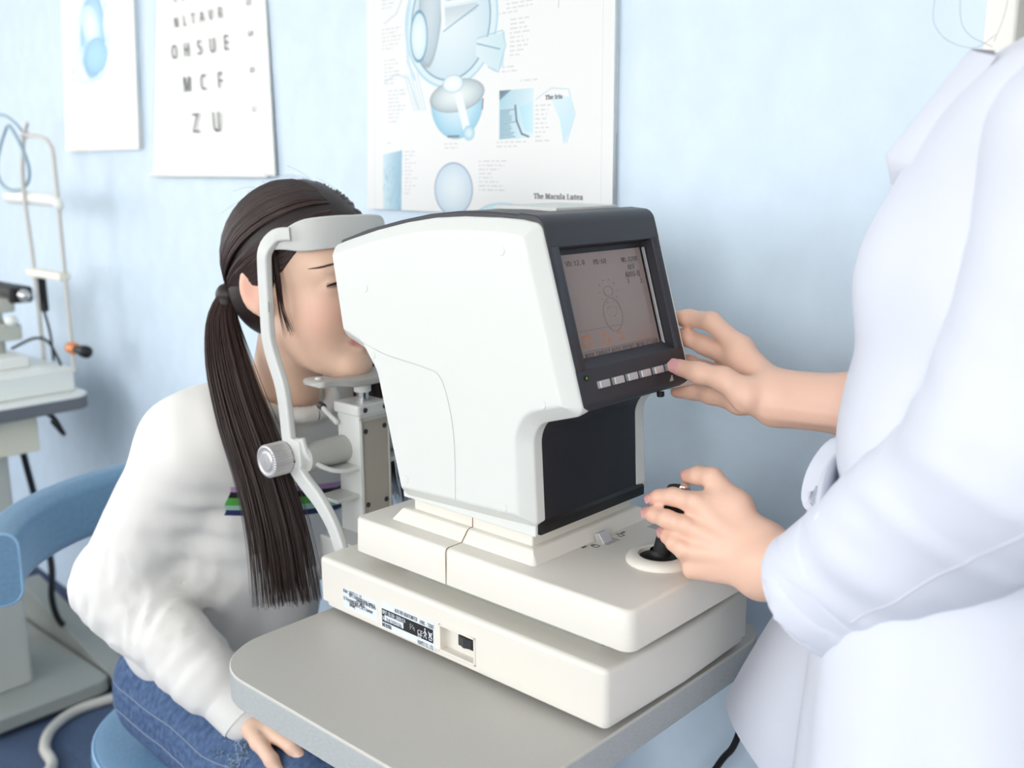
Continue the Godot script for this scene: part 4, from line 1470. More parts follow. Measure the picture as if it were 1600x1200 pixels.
func chin_stand(r: Node3D) -> void:
	var b := MB.new()
	box(b, Vector3(-0.302, 0.842, -0.0225), Vector3(-0.2565, 1.015, 0.0245), 0.002)
	box(b, Vector3(-0.306, 1.012, -0.0245), Vector3(-0.255, 1.0265, 0.0275), 0.003)
	box(b, Vector3(-0.305, 0.820, -0.0600), Vector3(-0.214, 0.856, 0.0600), 0.003)
	var col := part("chin_rest_column", b, M.grey_plastic, r)
	b = MB.new()
	for q in [[-0.0225, -0.0195], [0.0215, 0.0245]]:
		box(b, Vector3(-0.2580, 0.85, q[0]), Vector3(-0.2535, 1.010, q[1]), 0.0008)
	box(b, Vector3(-0.2580, 1.005, -0.0225), Vector3(-0.2535, 1.010, 0.0245), 0.0008)
	part("panel_frame", b, M.mid_plastic, col)
	b = MB.new()
	box(b, Vector3(-0.2575, 0.85, -0.0195), Vector3(-0.2552, 1.005, 0.0215), 0.0005)
	part("panel", b, M.beige_panel, col)
	for q in [[0.992, 0.0165], [0.9945, -0.0145], [0.8950, 0.0165], [0.8955, -0.0140], [1.0195, 0.016], [1.0195, -0.016]]:
		b = MB.new()
		var px := -0.2552 if q[0] < 1.01 else -0.2550
		lathe(b, [[0.0034, 0.0], [0.0034, 0.0006], [0.0026, 0.0007], [0.0020, 0.0002], [0.0, 0.0002]], aim(Vector3(px, q[0], q[1]), Vector3(1, 0, 0)), 16)
		part("screw", b, M.dark_plastic, col)
	# lifting post and chin cup
	b = MB.new()
	lathe(b, [[0.0, 1.02], [0.0078, 1.02], [0.0078, 1.05], [0.0, 1.05]], Transform3D(Basis(), Vector3(-0.279, 0, 0.0)), 24)
	part("lifting_post", b, M.chrome, r)
	b = MB.new()
	lathe(b, [[0.0, 1.0385], [0.0108, 1.0385], [0.0112, 1.0400], [0.0112, 1.052], [0.0, 1.052]], Transform3D(Basis(), Vector3(-0.279, 0, 0.0)), 24)
	part("post_collar", b, M.grey_plastic, r)
	b = MB.new()
	var rows := []
	var prev := []
	for j in 33:
		var f := j / 32.0
		var z := lerpf(0.074, -0.074, f)
		var a := absf(f - 0.5) * 2.0
		var end := sqrt(maxf(0.0, 1.0 - pow(maxf(0.0, (a - 0.86) / 0.14), 2.0)))
		var half := 0.0205 * maxf(end, 0.02)
		var dip := 0.0075 * (1.0 - smoothstep(0.2, 0.75, a))
		var cx := -0.292 + 0.010 * (1.0 - smoothstep(0.25, 0.8, a))
		var row := PackedVector3Array()
		var th := 0.0082 * maxf(end, 0.15)
		for q in rect(half * 2.0, th, minf(0.0025, minf(half, th * 0.49) * 0.9), 3).p:
			row.append(Vector3(cx + q.x, 1.0565 - dip * 0.6 + q.y + 0.05 * (q.x * q.x) / 0.02, z))
		rows.append(row)
	b.grid(rows, true)
	var cup := part("chin_cup", b, M.mid_plastic, r)
	for z in [0.058, -0.058]:
		b = MB.new()
		lathe(b, [[0.0048, 0.0], [0.0048, 0.0022], [0.0040, 0.0034], [0.0, 0.0036]], Transform3D(Basis(), Vector3(-0.292, 1.0600, z)), 18)
		part("paper_pin", b, M.grey_plastic, cup)
	# two side arms, cross tube with its knob, forehead band
	for s in [1.0, -1.0]:
		b = MB.new()
		var z: float = 0.09 * s
		var pts := path([Vector3(-0.3180, 1.2400, z * 0.78), Vector3(-0.3330, 1.2370, z * 0.90), Vector3(-0.3440, 1.2200, z), Vector3(-0.3480, 1.1950, z), Vector3(-0.3480, 1.15, z), Vector3(-0.3475, 1.112, z), Vector3(-0.3400, 1.088, z), Vector3(-0.3250, 1.055, z), Vector3(-0.3190, 1.025, z), Vector3(-0.3150, 0.985, z), Vector3(-0.3080, 0.957, z), Vector3(-0.2850, 0.9370, z), Vector3(-0.2570, 0.9180, z), Vector3(-0.2350, 0.8890, z * 0.97), Vector3(-0.2230, 0.8550, z * 0.94), Vector3(-0.2200, 0.8300, z * 0.92)], 60)
		var sizes := []
		for k in pts.size():
			var y := pts[k].y
			var wdt := 0.0200
			if pts[k].x > -0.313 and y < 1.0:
				wdt = 0.0180
			if y < 0.975:
				wdt = lerpf(0.024, 0.019, clampf((0.975 - y) / 0.08, 0, 1))
			if y > 1.23:
				wdt = lerpf(0.0200, 0.016, clampf((y - 1.23) / 0.012, 0, 1))
			sizes.append(Vector2(0.0105, wdt))
		sweep(b, pts, Vector3(0, 0, 1), sizes, 0.003)
		var arm := part("side_arm", b, M.grey_plastic, r)
		b = MB.new()
		extrude(b, outline([[-0.3260, 0.9480, 0.014], [-0.2980, 0.9450, 0.012], [-0.2860, 0.9560, 0.010], [-0.2880, 0.9880, 0.004], [-0.3230, 0.9920, 0.006]], 6), prof(z - 0.0052, z + 0.0050, 0.0015, 0.0015))
		part("arm_plate", b, M.grey_plastic, arm)
		b = MB.new()
		lathe(b, [[0.0026, 0.0], [0.0026, 0.001], [0.0018, 0.0012], [0.0, 0.0]], aim(Vector3(-0.3000, 0.9620, z + 0.0052), Vector3(0, 0, 1)), 12)
		part("screw", b, M.dark_plastic, arm)
		b = MB.new()
		box(b, Vector3(-0.3362, 1.145, z + 0.005), Vector3(-0.3354, 1.158, z + 0.0056), 0.0002)
		part("eye_level_mark", b, M.dark_plastic, arm)
		# curved gusset from the arm to the column
		b = MB.new()
		sweep(b, path([Vector3(-0.3000, 0.990, z), Vector3(-0.2950, 0.968, z * 0.95), Vector3(-0.2850, 0.952, z * 0.75), Vector3(-0.279, 0.9450, z * 0.5), Vector3(-0.276, 0.945, z * 0.22)], 24), Vector3(1, 0, 0), [Vector2(0.034, 0.006)], 0.002)
		part("gusset", b, M.grey_plastic, arm)
	for s in [1.0, -1.0]:
		b = MB.new()
		lathe(b, [[0.0165, 0.0], [0.0175, 0.002], [0.0175, 0.064], [0.0, 0.0645]], aim(Vector3(-0.290, 0.966, 0.023 * s), Vector3(0, 0, s)), 32)
		part("cross_tube", b, M.mid_plastic, r)
	b = MB.new()
	box(b, Vector3(-0.300, 0.905, 0.024), Vector3(-0.262, 0.910, 0.060), 0.001)
	part("column_rib", b, M.grey_plastic, r)
	# fluted knob
	b = MB.new()
	var ktr := aim(Vector3(-0.3180, 0.9640, 0.0960), Vector3(0, 0, 1))
	var rows2 := []
	for q in [[0.0005, 0.0], [0.0195, 0.0], [0.0205, 0.0015], [0.0205, 0.0260], [0.0195, 0.0275], [0.0172, 0.0282], [0.0160, 0.0268], [0.0125, 0.0266], [0.0115, 0.0280], [0.0105, 0.0284], [0.0006, 0.0288]]:
		var row := PackedVector3Array()
		for k in 144:
			var a := TAU * k / 144
			var rr: float = q[0]
			if rr > 0.019:
				rr += 0.0006 * signf(sin(a * 36.0 + 0.01))
			row.append(ktr * Vector3(rr * cos(a), q[1], rr * sin(a)))
		rows2.append(row)
	b.grid(rows2, true)
	part("knob", b, M.silver, r, "fluted silver knob")
	b = MB.new()
	lathe(b, [[0.0, 0.0], [0.012, 0.0], [0.012, 0.007], [0.0, 0.007]], aim(Vector3(-0.3180, 0.9640, 0.0930), Vector3(0, 0, 1)), 24)
	part("knob_shaft", b, M.mid_plastic, r)
	b = MB.new()
	var bp := path([Vector3(-0.3370, 1.2270, 0.0840), Vector3(-0.3200, 1.2370, 0.0680), Vector3(-0.2980, 1.2440, 0.0400), Vector3(-0.2870, 1.2470, 0.0), Vector3(-0.2900, 1.2440, -0.0400), Vector3(-0.3080, 1.2360, -0.0680), Vector3(-0.3320, 1.2260, -0.0860)], 36)
	var rows3 := []
	for k in bp.size():
		var f := absf(k / 36.0 - 0.5) * 2.0
		var hh := lerpf(0.040, 0.014, smoothstep(0.45, 1.0, f))
		var tg := (bp[mini(k + 1, 36)] - bp[maxi(k - 1, 0)]).normalized()
		var out := tg.cross(Vector3.UP).normalized()
		var row := PackedVector3Array()
		for q in rect(0.0050, hh, 0.002, 3).p:
			row.append(bp[k] + out * q.x + Vector3.UP * (q.y - 0.006 * (1.0 - f)))
		rows3.append(row)
	b.grid(rows3, true)
	part("forehead_band", b, M.grey_plastic, r)
	# white lead that plugs into the column
	b = MB.new()
	tube(b, path([Vector3(-0.296, 1.000, 0.0300), Vector3(-0.309, 1.014, 0.0360), Vector3(-0.322, 1.018, 0.0330)], 12), 0.0034, 10)
	var ld := part("lead", b, M.grey_plastic, r)
	b = MB.new()
	tube(b, PackedVector3Array([Vector3(-0.318, 1.0175, 0.0340), Vector3(-0.326, 1.0185, 0.0320)]), 0.0050, 12)
	part("lead_plug", b, M.dark_plastic, ld)


# ------------------------------------------------------------------ the slit lamp station at the far left
func slit_lamp_station() -> void:
	var t := thing("slit_lamp_table", "pale instrument table with a dark edge at the far left by the wall", "table", Vector3(-1.9, 0, -0.05))
	var b := MB.new()
	var top := outline([[-2.35, -0.12, 0.05], [-1.66, -0.12, 0.06], [-1.66, 0.288, 0.05], [-2.35, 0.288, 0.05]], 10)
	extrude(b, top, [[0.001, 0.752, 0, -1], [0.0, 0.754, 1, 0], [0.0, 0.780, 1, 0], [0.002, 0.783, 0.5, 0.8]], upward())
	part("edge_band", b, M.dark_edge, t)
	b = MB.new()
	extrude(b, top, [[0.0008, 0.7815, 1, 0], [0.0012, 0.7855, 0.9, 0.4], [0.004, 0.788, 0, 1]], upward())
	part("tabletop", b, M.stand_top, t)
	b = MB.new()
	box(b, Vector3(-2.2, 0.655, -0.172), Vector3(-1.72, 0.755, 0.08), 0.004)
	part("apron", b, mat(Color(0.90, 0.885, 0.80), 0.5), t)
	b = MB.new()
	box(b, Vector3(-2.02, 0.055, -0.112), Vector3(-1.76, 0.66, 0.06), 0.008)
	part("column", b, M.stand, t)
	b = MB.new()
	box(b, Vector3(-2.25, 0.018, -0.255), Vector3(-1.640, 0.056, 0.06), 0.006, 0.03)
	part("base_plate", b, M.stand_dark, t)
	b = MB.new()
	extrude(b, outline([[-2.2, 0.018, 0.0], [-1.655, 0.018, 0.006], [-1.655, 0.045, 0.012], [-1.70, 0.058, 0.02], [-2.2, 0.16, 0.0]]), prof(-0.325, -0.263, 0.008, 0.004))
	part("pedal_cover", b, M.stand_dark, t)
	for q in [[-1.70, -0.22], [-1.70, 0.03], [-2.18, -0.22], [-2.18, 0.03]]:
		b = MB.new()
		lathe(b, [[0.0, 0.0], [0.016, 0.0], [0.016, 0.019], [0.0, 0.019]], Transform3D(Basis(), Vector3(q[0], 0, q[1])), 14)
		part("foot", b, M.rubber, t)

	var s := thing("slit_lamp", "white slit lamp with a wire chin frame and black handle, far left", "slit lamp", Vector3(-1.9, 0.788, -0.15))
	b = MB.new()
	box(b, Vector3(-2.2, 0.788, -0.268), Vector3(-1.712, 0.846, -0.03), 0.006)
	part("base_block", b, M.stand_top, s)
	b = MB.new()
	box(b, Vector3(-2.15, 0.846, -0.20), Vector3(-1.80, 0.872, -0.06), 0.004)
	part("slide", b, M.stand_top, s)
	b = MB.new()
	tube(b, PackedVector3Array([Vector3(-1.92, 0.86, -0.17), Vector3(-1.92, 1.0, -0.17)]), 0.022, 18)
	box(b, Vector3(-2.05, 0.905, -0.215), Vector3(-1.86, 0.945, -0.15), 0.006)
	box(b, Vector3(-2.10, 0.97, -0.22), Vector3(-1.90, 1.005, -0.16), 0.006)
	part("swing_arm", b, M.stand, s)
	b = MB.new()
	box(b, Vector3(-2.2, 0.992, -0.262), Vector3(-1.885, 1.032, -0.205), 0.008)
	part("microscope", b, M.rubber, s)
	b = MB.new()
	tube(b, PackedVector3Array([Vector3(-1.885, 1.012, -0.232), Vector3(-1.872, 1.012, -0.232)]), 0.016, 16)
	part("eyepiece", b, M.chrome, s)
	b = MB.new()
	ball(b, Vector3(-1.86, 0.955, -0.19), Vector3(0.016, 0.014, 0.016), 16)
	part("dial", b, M.stand_top, s)
	b = MB.new()
	box(b, Vector3(-1.892, 0.965, -0.292), Vector3(-1.872, 1.06, -0.272), 0.006)
	part("grip", b, M.rubber, s)
	# chin frame: two wire posts joined by an arch, the band and the chin beam across
	b = MB.new()
	tube(b, path([Vector3(-1.70, 0.84, -0.262), Vector3(-1.70, 1.10, -0.262), Vector3(-1.70, 1.33, -0.262), Vector3(-1.715, 1.375, -0.262), Vector3(-1.76, 1.392, -0.262), Vector3(-1.84, 1.395, -0.262), Vector3(-1.865, 1.36, -0.262), Vector3(-1.885, 1.27, -0.262), Vector3(-1.872, 1.10, -0.262), Vector3(-1.866, 0.84, -0.262)], 60), 0.0052, 10)
	part("chin_frame", b, mat(Color(0.80, 0.79, 0.76), 0.4), s)
	b = MB.new()
	tube(b, path([Vector3(-1.695, 1.237, -0.262), Vector3(-1.79, 1.245, -0.285), Vector3(-1.98, 1.250, -0.262)], 16), 0.012, 12, true, 1.4, Vector3.UP)
	part("forehead_band", b, M.stand_top, s)
	b = MB.new()
	box(b, Vector3(-1.885, 1.058, -0.275), Vector3(-1.695, 1.078, -0.245), 0.005)
	part("chin_beam", b, mat(Color(0.92, 0.90, 0.84), 0.4), s)
	b = MB.new()
	tube(b, PackedVector3Array([Vector3(-1.705, 0.896, -0.262), Vector3(-1.690, 0.896, -0.262)]), 0.015, 16)
	part("handle_collar", b, M.copper, s)
	b = MB.new()
	lathe(b, [[0.0, 0.0], [0.008, 0.0], [0.010, 0.02], [0.015, 0.05], [0.015, 0.066], [0.008, 0.073], [0.0, 0.074]], aim(Vector3(-1.690, 0.896, -0.262), Vector3(1, -0.02, 0)), 20)
	part("handle", b, M.rubber, s)
	b = MB.new()
	var loop := []
	for k in 15:
		var a := TAU * k / 14.0 + 0.5
		loop.append(Vector3(-1.935 + 0.085 * cos(a), 1.345 + 0.078 * sin(a), -0.262 + 0.01 * sin(a * 2.0)))
	tube(b, path(loop, 60), 0.0042, 8)
	tube(b, path([Vector3(-1.845, 1.398, -0.262), Vector3(-1.87, 1.43, -0.25), Vector3(-1.93, 1.448, -0.24), Vector3(-2.02, 1.42, -0.23), Vector3(-2.06, 1.30, -0.22), Vector3(-2.05, 1.02, -0.2)], 40), 0.0036, 8)
	part("looped_cord", b, M.cable_blue, s)
	b = MB.new()
	ball(b, Vector3(-1.845, 1.40, -0.262), Vector3(0.012, 0.011, 0.012), 14)
	tube(b, PackedVector3Array([Vector3(-1.845, 1.405, -0.262), Vector3(-1.825, 1.425, -0.262)]), 0.005, 10)
	part("cord_clip", b, M.silver, s)
	b = MB.new()
	tube(b, path([Vector3(-1.90, 0.88, -0.20), Vector3(-1.86, 0.905, -0.24), Vector3(-1.80, 0.90, -0.25), Vector3(-1.745, 0.852, -0.25)], 24), 0.0036, 8)
	tube(b, path([Vector3(-1.862, 0.99, -0.268), Vector3(-1.84, 0.92, -0.272), Vector3(-1.83, 0.85, -0.27)], 18), 0.0036, 8)
	part("cord", b, M.cable_dark, s).set_meta("kind", "stuff")


func girl_chair() -> void:
	var c := thing("chair", "blue leather swivel chair with a curved wrap-around backrest behind the girl", "chair", Vector3(-0.68, 0, 0.0))
	var b := MB.new()
	lathe(b, [[0.0, 0.345], [0.17, 0.345], [0.196, 0.352], [0.204, 0.375], [0.204, 0.400], [0.196, 0.418], [0.170, 0.427], [0.08, 0.430], [0.0, 0.430]], Transform3D(Basis(), Vector3(-0.68, 0, 0.0)), 56)
	var seat := part("seat", b, M.blue_leather, c)
	b = MB.new()
	for y in [0.357, 0.413]:
		var pts := PackedVector3Array()
		for k in 60:
			pts.append(Vector3(-0.68 + 0.1995 * cos(TAU * k / 60), y, 0.1995 * sin(TAU * k / 60)))
		tube(b, pts, 0.003, 6, false, 1.0, Vector3.ZERO, true)
	part("piping", b, M.blue_piping, seat).set_meta("kind", "stuff")
	# the padded arc: an upright rounded section swept round the sitter
	b = MB.new()
	var rows := []
	var cen := Vector3(-0.66, 0.74, -0.03)
	var n := 48
	var ol := rect(0.056, 0.108, 0.022, 6)
	for k in n + 1:
		var a := lerpf(deg_to_rad(112.5), deg_to_rad(228.0), float(k) / n)
		var dir := Vector3(cos(a), 0, sin(a))
		var row := PackedVector3Array()
		for p in ol.p:
			row.append(cen + dir * (0.337 + p.x) + Vector3.UP * p.y)
		if k == 0 or k == n:
			var cap := PackedVector3Array()
			var mid := cen + dir * 0.337
			for p in row:
				cap.append(mid + (p - mid) * 0.01)
			var rim := PackedVector3Array()
			for p in row:
				rim.append(mid + (p - mid) * 0.985)
			if k == 0:
				rows.append(cap); rows.append(rim); rows.append(row)
			else:
				rows.append(row); rows.append(rim); rows.append(cap)
		else:
			rows.append(row)
	b.grid(rows, true)
	var back := part("backrest", b, M.blue_leather, c)
	b = MB.new()
	for a0 in [112.9, 227.6]:
		var a := deg_to_rad(a0)
		var pts := PackedVector3Array()
		for p in ol.p:
			pts.append(cen + Vector3(cos(a), 0, sin(a)) * (0.337 + p.x * 1.02) + Vector3.UP * p.y * 1.02)
		tube(b, pts, 0.0028, 6, false, 1.0, Vector3.ZERO, true)
	part("piping", b, M.blue_piping, back).set_meta("kind", "stuff")
	b = MB.new()
	tube(b, path([Vector3(-1.02, 0.70, -0.03), Vector3(-1.06, 0.62, -0.03), Vector3(-1.04, 0.42, -0.03), Vector3(-0.90, 0.345, -0.02), Vector3(-0.70, 0.335, 0.0)], 24), 0.014, 12)
	part("back_bracket", b, M.chrome, c)
	b = MB.new()
	lathe(b, [[0.0, 0.07], [0.03, 0.07], [0.03, 0.20], [0.018, 0.20], [0.018, 0.345], [0.0, 0.345]], Transform3D(Basis(), Vector3(-0.68, 0, 0.0)), 24)
	part("gas_column", b, M.chrome, c)
	for k in 5:
		var a := TAU * k / 5 + 0.9
		var d := Vector3(cos(a), 0, sin(a))
		b = MB.new()
		tube(b, path([Vector3(-0.68, 0.085, 0), Vector3(-0.68, 0.085, 0) + d * 0.12, Vector3(-0.68, 0.065, 0) + d * 0.25], 8), [0.022, 0.021, 0.02, 0.019, 0.018, 0.017, 0.016, 0.015, 0.014], 12)
		var leg := part("leg", b, M.mid_plastic, c)
		b = MB.new()
		lathe(b, [[0.0, -0.011], [0.022, -0.011], [0.026, -0.006], [0.026, 0.006], [0.022, 0.011], [0.0, 0.011]], aim(Vector3(-0.68, 0.026, 0) + d * 0.25, Vector3(-d.z, 0, d.x)), 20)
		part("castor", b, M.rubber, leg)


func cables() -> void:
	var b := MB.new()
	tube(b, path([Vector3(-1.35, 0.013, 0.10), Vector3(-1.424, 0.013, -0.002), Vector3(-1.5125, 0.013, -0.026), Vector3(-1.585, 0.013, -0.075), Vector3(-1.625, 0.013, -0.16), Vector3(-1.606, 0.013, -0.289), Vector3(-1.62, 0.013, -0.35), Vector3(-1.80, 0.013, -0.374), Vector3(-2.037, 0.013, -0.376), Vector3(-2.186, 0.013, -0.385), Vector3(-2.2657, 0.013, -0.3717), Vector3(-2.32, 0.013, -0.345), Vector3(-2.36, 0.013, -0.30)], 90), 0.0125, 12)
	tag(put("floor_cable", b, M.cable), "thick pale grey cable looping over the blue carpet at the lower left", "cable")
	b = MB.new()
	tube(b, path([Vector3(-1.96, 0.75, -0.20), Vector3(-1.94, 0.45, -0.235), Vector3(-1.90, 0.298, -0.2396), Vector3(-1.90, 0.20, -0.232), Vector3(-1.93, 0.11, -0.262), Vector3(-2.0, 0.030, -0.345), Vector3(-2.1, 0.012, -0.35)], 50), 0.0085, 10)
	tag(put("power_cord", b, M.cable_dark), "dark cord hanging behind the far left table column", "cable")
	b = MB.new()
	tube(b, path([Vector3(-1.74, 0.752, -0.185), Vector3(-1.70, 0.735, -0.20), Vector3(-1.695, 0.700, -0.215), Vector3(-1.735, 0.683, -0.235), Vector3(-1.80, 0.70, -0.24)], 30), 0.006, 10)
	tag(put("power_cord", b, M.cable_dark), "short dark cord hanging under the edge of the far left tabletop", "cable")
	b = MB.new()
	tube(b, path([Vector3(0.16, 0.835, -0.127), Vector3(0.175, 0.822, -0.150), Vector3(0.165, 0.800, -0.198), Vector3(0.160, 0.745, -0.206), Vector3(0.163, 0.69, -0.206), Vector3(0.166, 0.653, -0.206), Vector3(0.157, 0.619, -0.206), Vector3(0.137, 0.585, -0.206), Vector3(0.09, 0.48, -0.206), Vector3(0.07, 0.25, -0.206), Vector3(0.05, 0.06, -0.206), Vector3(0.0, 0.012, -0.21), Vector3(-0.3, 0.012, -0.22)], 90), 0.0042, 10)
	tag(put("power_cord", b, M.rubber), "black cord hanging from the cream machine behind the table's right edge", "cable")


# ------------------------------------------------------------------ people
# a head in its own axes: x forward, y up, z to its right; the origin lies between the ears
func head_field(neck_to: Vector3, neck_r: float) -> Field:
	var f := Field.new()
	f.ell(Vector3(-0.012, 0.045, 0), Vector3(0.098, 0.088, 0.077), 0.01)
	f.ell(Vector3(0.036, 0.035, 0), Vector3(0.054, 0.062, 0.062), 0.03)
	f.ell(Vector3(0.032, -0.035, 0), Vector3(0.058, 0.075, 0.058), 0.03)
	f.cap(Vector3(0.005, -0.055, 0.045), Vector3(0.070, -0.098, 0.012), 0.019, 0.016, 0.03)
	f.cap(Vector3(0.005, -0.055, -0.045), Vector3(0.070, -0.098, -0.012), 0.019, 0.016, 0.03)
	f.ell(Vector3(0.076, -0.098, 0), Vector3(0.017, 0.015, 0.018), 0.02)
	f.ell(Vector3(0.048, -0.030, 0.030), Vector3(0.036, 0.036, 0.030), 0.02)
	f.ell(Vector3(0.048, -0.030, -0.030), Vector3(0.036, 0.036, 0.030), 0.02)
	f.cap(Vector3(0.082, 0.030, 0.018), Vector3(0.070, 0.030, 0.042), 0.010, 0.009, 0.015)
	f.cap(Vector3(0.082, 0.030, -0.018), Vector3(0.070, 0.030, -0.042), 0.010, 0.009, 0.015)
	# eye sockets, then lids
	f.sub_ell(Vector3(0.093, 0.012, 0.033), Vector3(0.012, 0.010, 0.017), 0.012)
	f.sub_ell(Vector3(0.093, 0.012, -0.033), Vector3(0.012, 0.010, 0.017), 0.012)
	for s in [1.0, -1.0]:
		f.ell(Vector3(0.0755, 0.011, 0.032 * s), Vector3(0.0135, 0.0125, 0.0165), 0.006)
		f.sub_cap(Vector3(0.092, 0.0105, 0.020 * s), Vector3(0.086, 0.0118, 0.043 * s), 0.0022, 0.0012, 0.0015)
	# nose, lips
	f.cap(Vector3(0.086, 0.012, 0), Vector3(0.104, -0.028, 0), 0.0075, 0.0095, 0.012)
	f.cap(Vector3(0.094, -0.034, 0.009), Vector3(0.094, -0.034, -0.009), 0.0075, 0.0075, 0.008)
	f.cap(Vector3(0.0905, -0.060, 0.0), Vector3(0.080, -0.0605, 0.020), 0.0065, 0.004, 0.006)
	f.cap(Vector3(0.0905, -0.060, 0.0), Vector3(0.080, -0.0605, -0.020), 0.0065, 0.004, 0.006)
	f.cap(Vector3(0.0890, -0.0705, 0.0), Vector3(0.079, -0.067, 0.018), 0.0068, 0.004, 0.006)
	f.cap(Vector3(0.0890, -0.0705, 0.0), Vector3(0.079, -0.067, -0.018), 0.0068, 0.004, 0.006)
	f.sub_cap(Vector3(0.099, -0.0650, 0.0), Vector3(0.083, -0.0635, 0.024), 0.0016, 0.0014, 0.003)
	f.sub_cap(Vector3(0.099, -0.0650, 0.0), Vector3(0.083, -0.0635, -0.024), 0.0016, 0.0014, 0.003)
	# ears: a rim round a hollow, and a lobe
	for s in [1.0, -1.0]:
		var e := Basis(Vector3(0, 0, 1), 0.18) * Basis(Vector3(0, 1, 0), 0.42 * s)
		f.ell(Vector3(-0.018, 0.004, 0.0790 * s), Vector3(0.0175, 0.031, 0.0075), 0.006, e)
		f.sub_ell(Vector3(-0.0135, 0.008, 0.0875 * s), Vector3(0.0115, 0.021, 0.0065), 0.004, e)
		f.cap(Vector3(-0.010, -0.022, 0.0755 * s), Vector3(-0.008, -0.027, 0.0750 * s), 0.0070, 0.0055, 0.006)
	f.cap(Vector3(-0.022, -0.045, 0), neck_to, neck_r, neck_r * 1.06, 0.03)
	return f


# adult or child skin, in linear colour, with its warmer places
func face_paint(base: Color, warm: Color) -> Callable:
	return func(p: Vector3) -> Color:
		var c := base
		for s in [1.0, -1.0]:
			c = c.lerp(warm, 0.42 * exp(-p.distance_squared_to(Vector3(0.066, -0.028, 0.042 * s)) / 0.0009))
			c = c.lerp(warm, 0.55 * exp(-p.distance_squared_to(Vector3(-0.018, 0.004, 0.084 * s)) / 0.0007))
			var lid := p - Vector3(0.086, 0.0110, 0.032 * s)
			if absf(lid.y) < 0.0042 and lid.x > -0.014 and absf(lid.z) < 0.0165:
				c = c.lerp(Color(0.06, 0.03, 0.025), 0.9 * (1.0 - absf(lid.y) / 0.0044))
		var lip := Vector3(p.x - 0.090, (p.y + 0.0650) * 1.9, p.z * 0.75)
		c = c.lerp(Color(0.55, 0.17, 0.15), 0.75 * (1.0 - smoothstep(0.011, 0.0165, lip.length())))
		return c


func append_local(b: MB, f: Field, lo: Vector3, hi: Vector3, h: float, tr: Transform3D, paint) -> void:
	var o := MB.new()
	nets(o, f, lo, hi, h, paint)
	b.append(o, tr)


func finger_nail(b: MB, dip: Vector3, tip: Vector3, up: Vector3, r: float, size := 1.0) -> void:
	var d := (tip - dip).normalized()
	var u := (up - d * up.dot(d)).normalized()
	var w := d.cross(u)
	var rows := []
	for j in 9:
		var f := j / 8.0
		var row := PackedVector3Array()
		var wid := sqrt(maxf(0.0, 1.0 - pow(f * 2.0 - 1.0, 4.0))) * 0.95
		for i in 9:
			var a := (i / 8.0 - 0.5) * 2.0 * wid
			var lift := 1.0 + 0.05 - 0.12 * pow(maxf(0.0, f - 0.6), 1.0)
			row.append(tip + d * (f - 0.38) * r * 1.5 * size + (u * cos(a) + w * sin(a)) * r * lift)
		rows.append(row)
	b.grid(rows)


func skin_at(base: Color, tips: Array, joints: Array) -> Callable:
	return func(p: Vector3) -> Color:
		var c := base
		for t in tips:
			c = c.lerp(Color(0.76, 0.30, 0.24), 0.50 * exp(-p.distance_squared_to(t) / 0.00016))
		for t in joints:
			c = c.lerp(Color(0.74, 0.33, 0.25), 0.30 * exp(-p.distance_squared_to(t) / 0.00007))
		return c


func spread(out: PackedVector3Array, at: Vector3) -> PackedVector3Array:
	for k in out.size():
		out[k] += at
	return out


# strands laid over the skull from the parting and the hairline to a tie on each side
func combed(b: MB, tr: Transform3D, tie: Vector3, side: float, count: int) -> void:
	var c := Vector3(-0.012, 0.045, 0)
	var r := Vector3(0.1058, 0.0958, 0.0848)
	var te := (tie - c) / r
	var tl := te.length()
	for i in count:
		var s: Vector3
		var f := float(i) / count
		if i % 5 < 3:       # from the parting, front to back
			var a := lerpf(0.74, 3.35, pow(rng.randf(), 1.35))
			s = Vector3(cos(a) * 1.0, sin(a), 0.012 * side + rng.randf_range(-0.01, 0.03) * side)
		else:               # from the hairline at the temple, down in front of the ear
			var a := rng.randf()
			var p0 := Vector3(0.066, 0.100, 0.004 * side).lerp(Vector3(0.032, 0.030, 0.074 * side), a)
			p0 += Vector3(0.012, 0.006, 0.010 * side) * sin(a * PI)
			s = (p0 - c) / r
		s = s.normalized()
		var e := (te / tl)
		var lift := rng.randf_range(0.975, 1.012)
		var pts := PackedVector3Array()
		var rad := []
		var wob := rng.randf_range(-0.02, 0.02)
		for k in 13:
			var t := k / 12.0
			var d := s.slerp(e, t)
			d = (d + Vector3(0, wob * sin(t * PI), 0)).normalized()
			var q := d * lerpf(lerpf(0.955, lift, smoothstep(0.0, 0.12, t)), maxf(1.02, tl * 0.98), pow(t, 3.0))
			pts.append(tr * (c + q * r))
			rad.append(lerpf(0.0008, 0.0013, sin(t * PI)) * rng.randf_range(0.8, 1.1))
		tube(b, pts, rad, 4, false)


